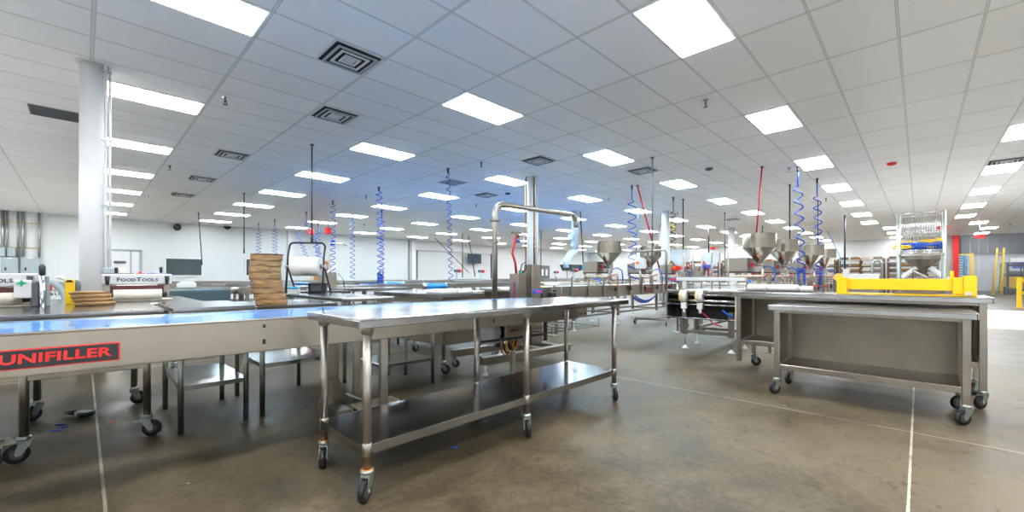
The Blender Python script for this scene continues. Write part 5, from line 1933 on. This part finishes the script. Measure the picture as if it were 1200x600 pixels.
# forklift
X = 42.2
fy = yon(1190, X)
t = thing('forklift', 'yellow forklift parked inside the warehouse right of the ladders', 'forklift', (X, fy, 0))
MB().box(-.1, 1.6, -.45, .45, .35, 1.15, .12, 3).build('body', YELLOW, t)
MB().box(.0, .5, -.4, .4, 1.1, 1.35, .08, 2).build('hood', BLACKP, t)
MB().box(-.35, -.1, -.4, -.3, .05, 2.0, .02).box(-.35, -.1, .3, .4, .05, 2.0, .02).box(-.3, -.15, -.3, .3, 1.8, 1.95, .02).build('mast', BLACKP, t)
MB().box(-1.4, -.3, -.35, -.25, .06, .11, .01).box(-1.4, -.3, .25, .35, .06, .11, .01).build('fork', BLACKP, t)
for xx in (.1, 1.3):
    for yy in (-.48, .36):
        MB().cyl((xx, yy, .27), (xx, yy+.14, .27), .27, n=24).build('wheel', BLACK, t)
MB().box(-.05, 1.4, -.4, .4, 2.02, 2.08, .01).cyl((-.0, -.36, 1.1), (-.0, -.36, 2.05), .03).cyl((-.0, .36, 1.1), (.0, .36, 2.05), .03).cyl((1.3, -.36, 1.1), (1.3, -.36, 2.05), .03).cyl((1.3, .36, 1.1), (1.3, .36, 2.05), .03).build('roll_cage', BLACKP, t)
# shrink wrapped pile
x_, y_ = 49.6, yon(1186, 49.6)
tag(MB().lathe([(.9, 0), (.8, .3), (.45, .6), (.2, .85), (0, .95)], (x_, y_, 0), 12).build('debris_pile', TAN), 'pale heap on the warehouse floor left of the forklift', 'pile')
t = thing('grey_cabinet', 'grey and blue machine block at the right edge of the opening', 'machine', (44.5, yon(1196, 44.5), 0))
MB().box(-.4, .4, -.6, .6, 0, 1.5, .05).build('body', GREYBOX, t)
MB().box(-.35, .35, -.5, .5, 1.5, 2.4, .05).build('screen_box', WHITEPL, t)
MB().box(-.36, -.35, -.4, .4, 1.7, 2.1).build('panel', BLUEPL, t)
# yellow guard rail before the opening
X = 24.5
ya = yon(1194.5, X)
t = thing('guard_rail', 'yellow safety guard rail at the right photo edge', 'guard rail', (X, ya, 0))
MB().box(-.06, .06, -.06, .06, 0, 1.12, .01).build('post', YELLOW, t)
MB().box(-.09, .09, -.09, .09, 0, .02).build('base_plate', YELLOW, t)
MB().box(-.04, .04, -1.8, -.06, .95, 1.08, .01).box(-.04, .04, -1.8, -.06, .5, .62, .01).build('rail', YELLOW, t)
MB().box(-.06, .06, -1.92, -1.8, 0, 1.12, .01).build('post', YELLOW, t)

# ------------------------------------------------------------------ loose things on the floor
t = thing('loose_caster', 'black loose caster with threaded stem lying on the floor under the conveyor', 'caster', (.02, 4.86, 0), 2.2)
o = shared('wheel', WHEEL, t, (0, 0, .031))
o.rotation_euler = (PI/2, 0, 0)
o = shared('hub', HUBM, t, (0, 0, .031))
o.rotation_euler = (PI/2, 0, 0)
MB().box(-.04, .05, -.03, .03, .048, .054, .003).box(.04, .075, -.03, .03, .012, .054, .004).build('fork', ZINC, t)
MB().cyl((.07, 0, .033), (.11, 0, .033), .012, n=12).build('stem', ZINC, t)
MB().cyl((.11, 0, .033), (.19, 0, .033), .02, n=12).build('stem_socket', BLACKP, t)
for px, py, lab, m_, r in ((71, 498, 'blue plastic shred on the floor under the conveyor, left bit', BLUEPL, .03), (66, 505, 'blue plastic shred on the floor under the conveyor, lower bit', BLUEPL, .035),
                         (76, 501, 'tiny blue shred on the floor under the conveyor, right bit', BLUEPL, .02), (533, 525, 'blue pen cap on the floor below the long table', BLUE, .02),
                         (131, 495, 'small orange crumb right of the loose caster', ORANGE, .012), (25, 497, 'small orange crumb near the left photo edge', TAPE, .012)):
    x_, y_ = onz(px, py, 0)
    o = MB().box(-r, r, -.006, .006, .0, .008, .002).box(-r*.4, r*.2, -.012, .004, .0, .006, .002).build('floor_scrap', m_)
    o.location = (x_, y_, .0005)
    o.rotation_euler = (0, 0, -.6)
    tag(o, lab, 'scrap')
# low caster skate at the left photo edge
t = thing('caster_skate', 'tan steel plate with casters on the floor at the left photo edge', 'trolley', (-.42, 4.02, 0), .3)
MB().box(-.2, .12, -.08, .08, .125, .135, .003).box(-.2, -.12, -.1, .1, .135, .2, .01).build('plate', TAN, t)
caster(t, .06, 0, 1.0, s=.85)
caster(t, -.14, 0, .4, s=.85)

# ------------------------------------------------------------------ world and colour
wld = bpy.data.worlds.new('world')
sc.world = wld
wld.use_nodes = True
wld.node_tree.nodes['Background'].inputs['Color'].default_value = (.95, .97, 1, 1)
wld.node_tree.nodes['Background'].inputs['Strength'].default_value = 1.5
sc.view_settings.view_transform = 'Standard'
sc.view_settings.look = 'None'
sc.view_settings.gamma = 1
sc.view_settings.use_curve_mapping = False
sc.view_settings.exposure = 1.18
try:
    sc.cycles.max_bounces = 12
    sc.cycles.diffuse_bounces = 7
    sc.cycles.glossy_bounces = 5
    sc.cycles.transparent_max_bounces = 24
    sc.cycles.use_denoising = True
    sc.cycles.sample_clamp_indirect = 6
    sc.cycles.use_light_tree = True
    sc.cycles.caustics_reflective = False
except Exception:
    pass
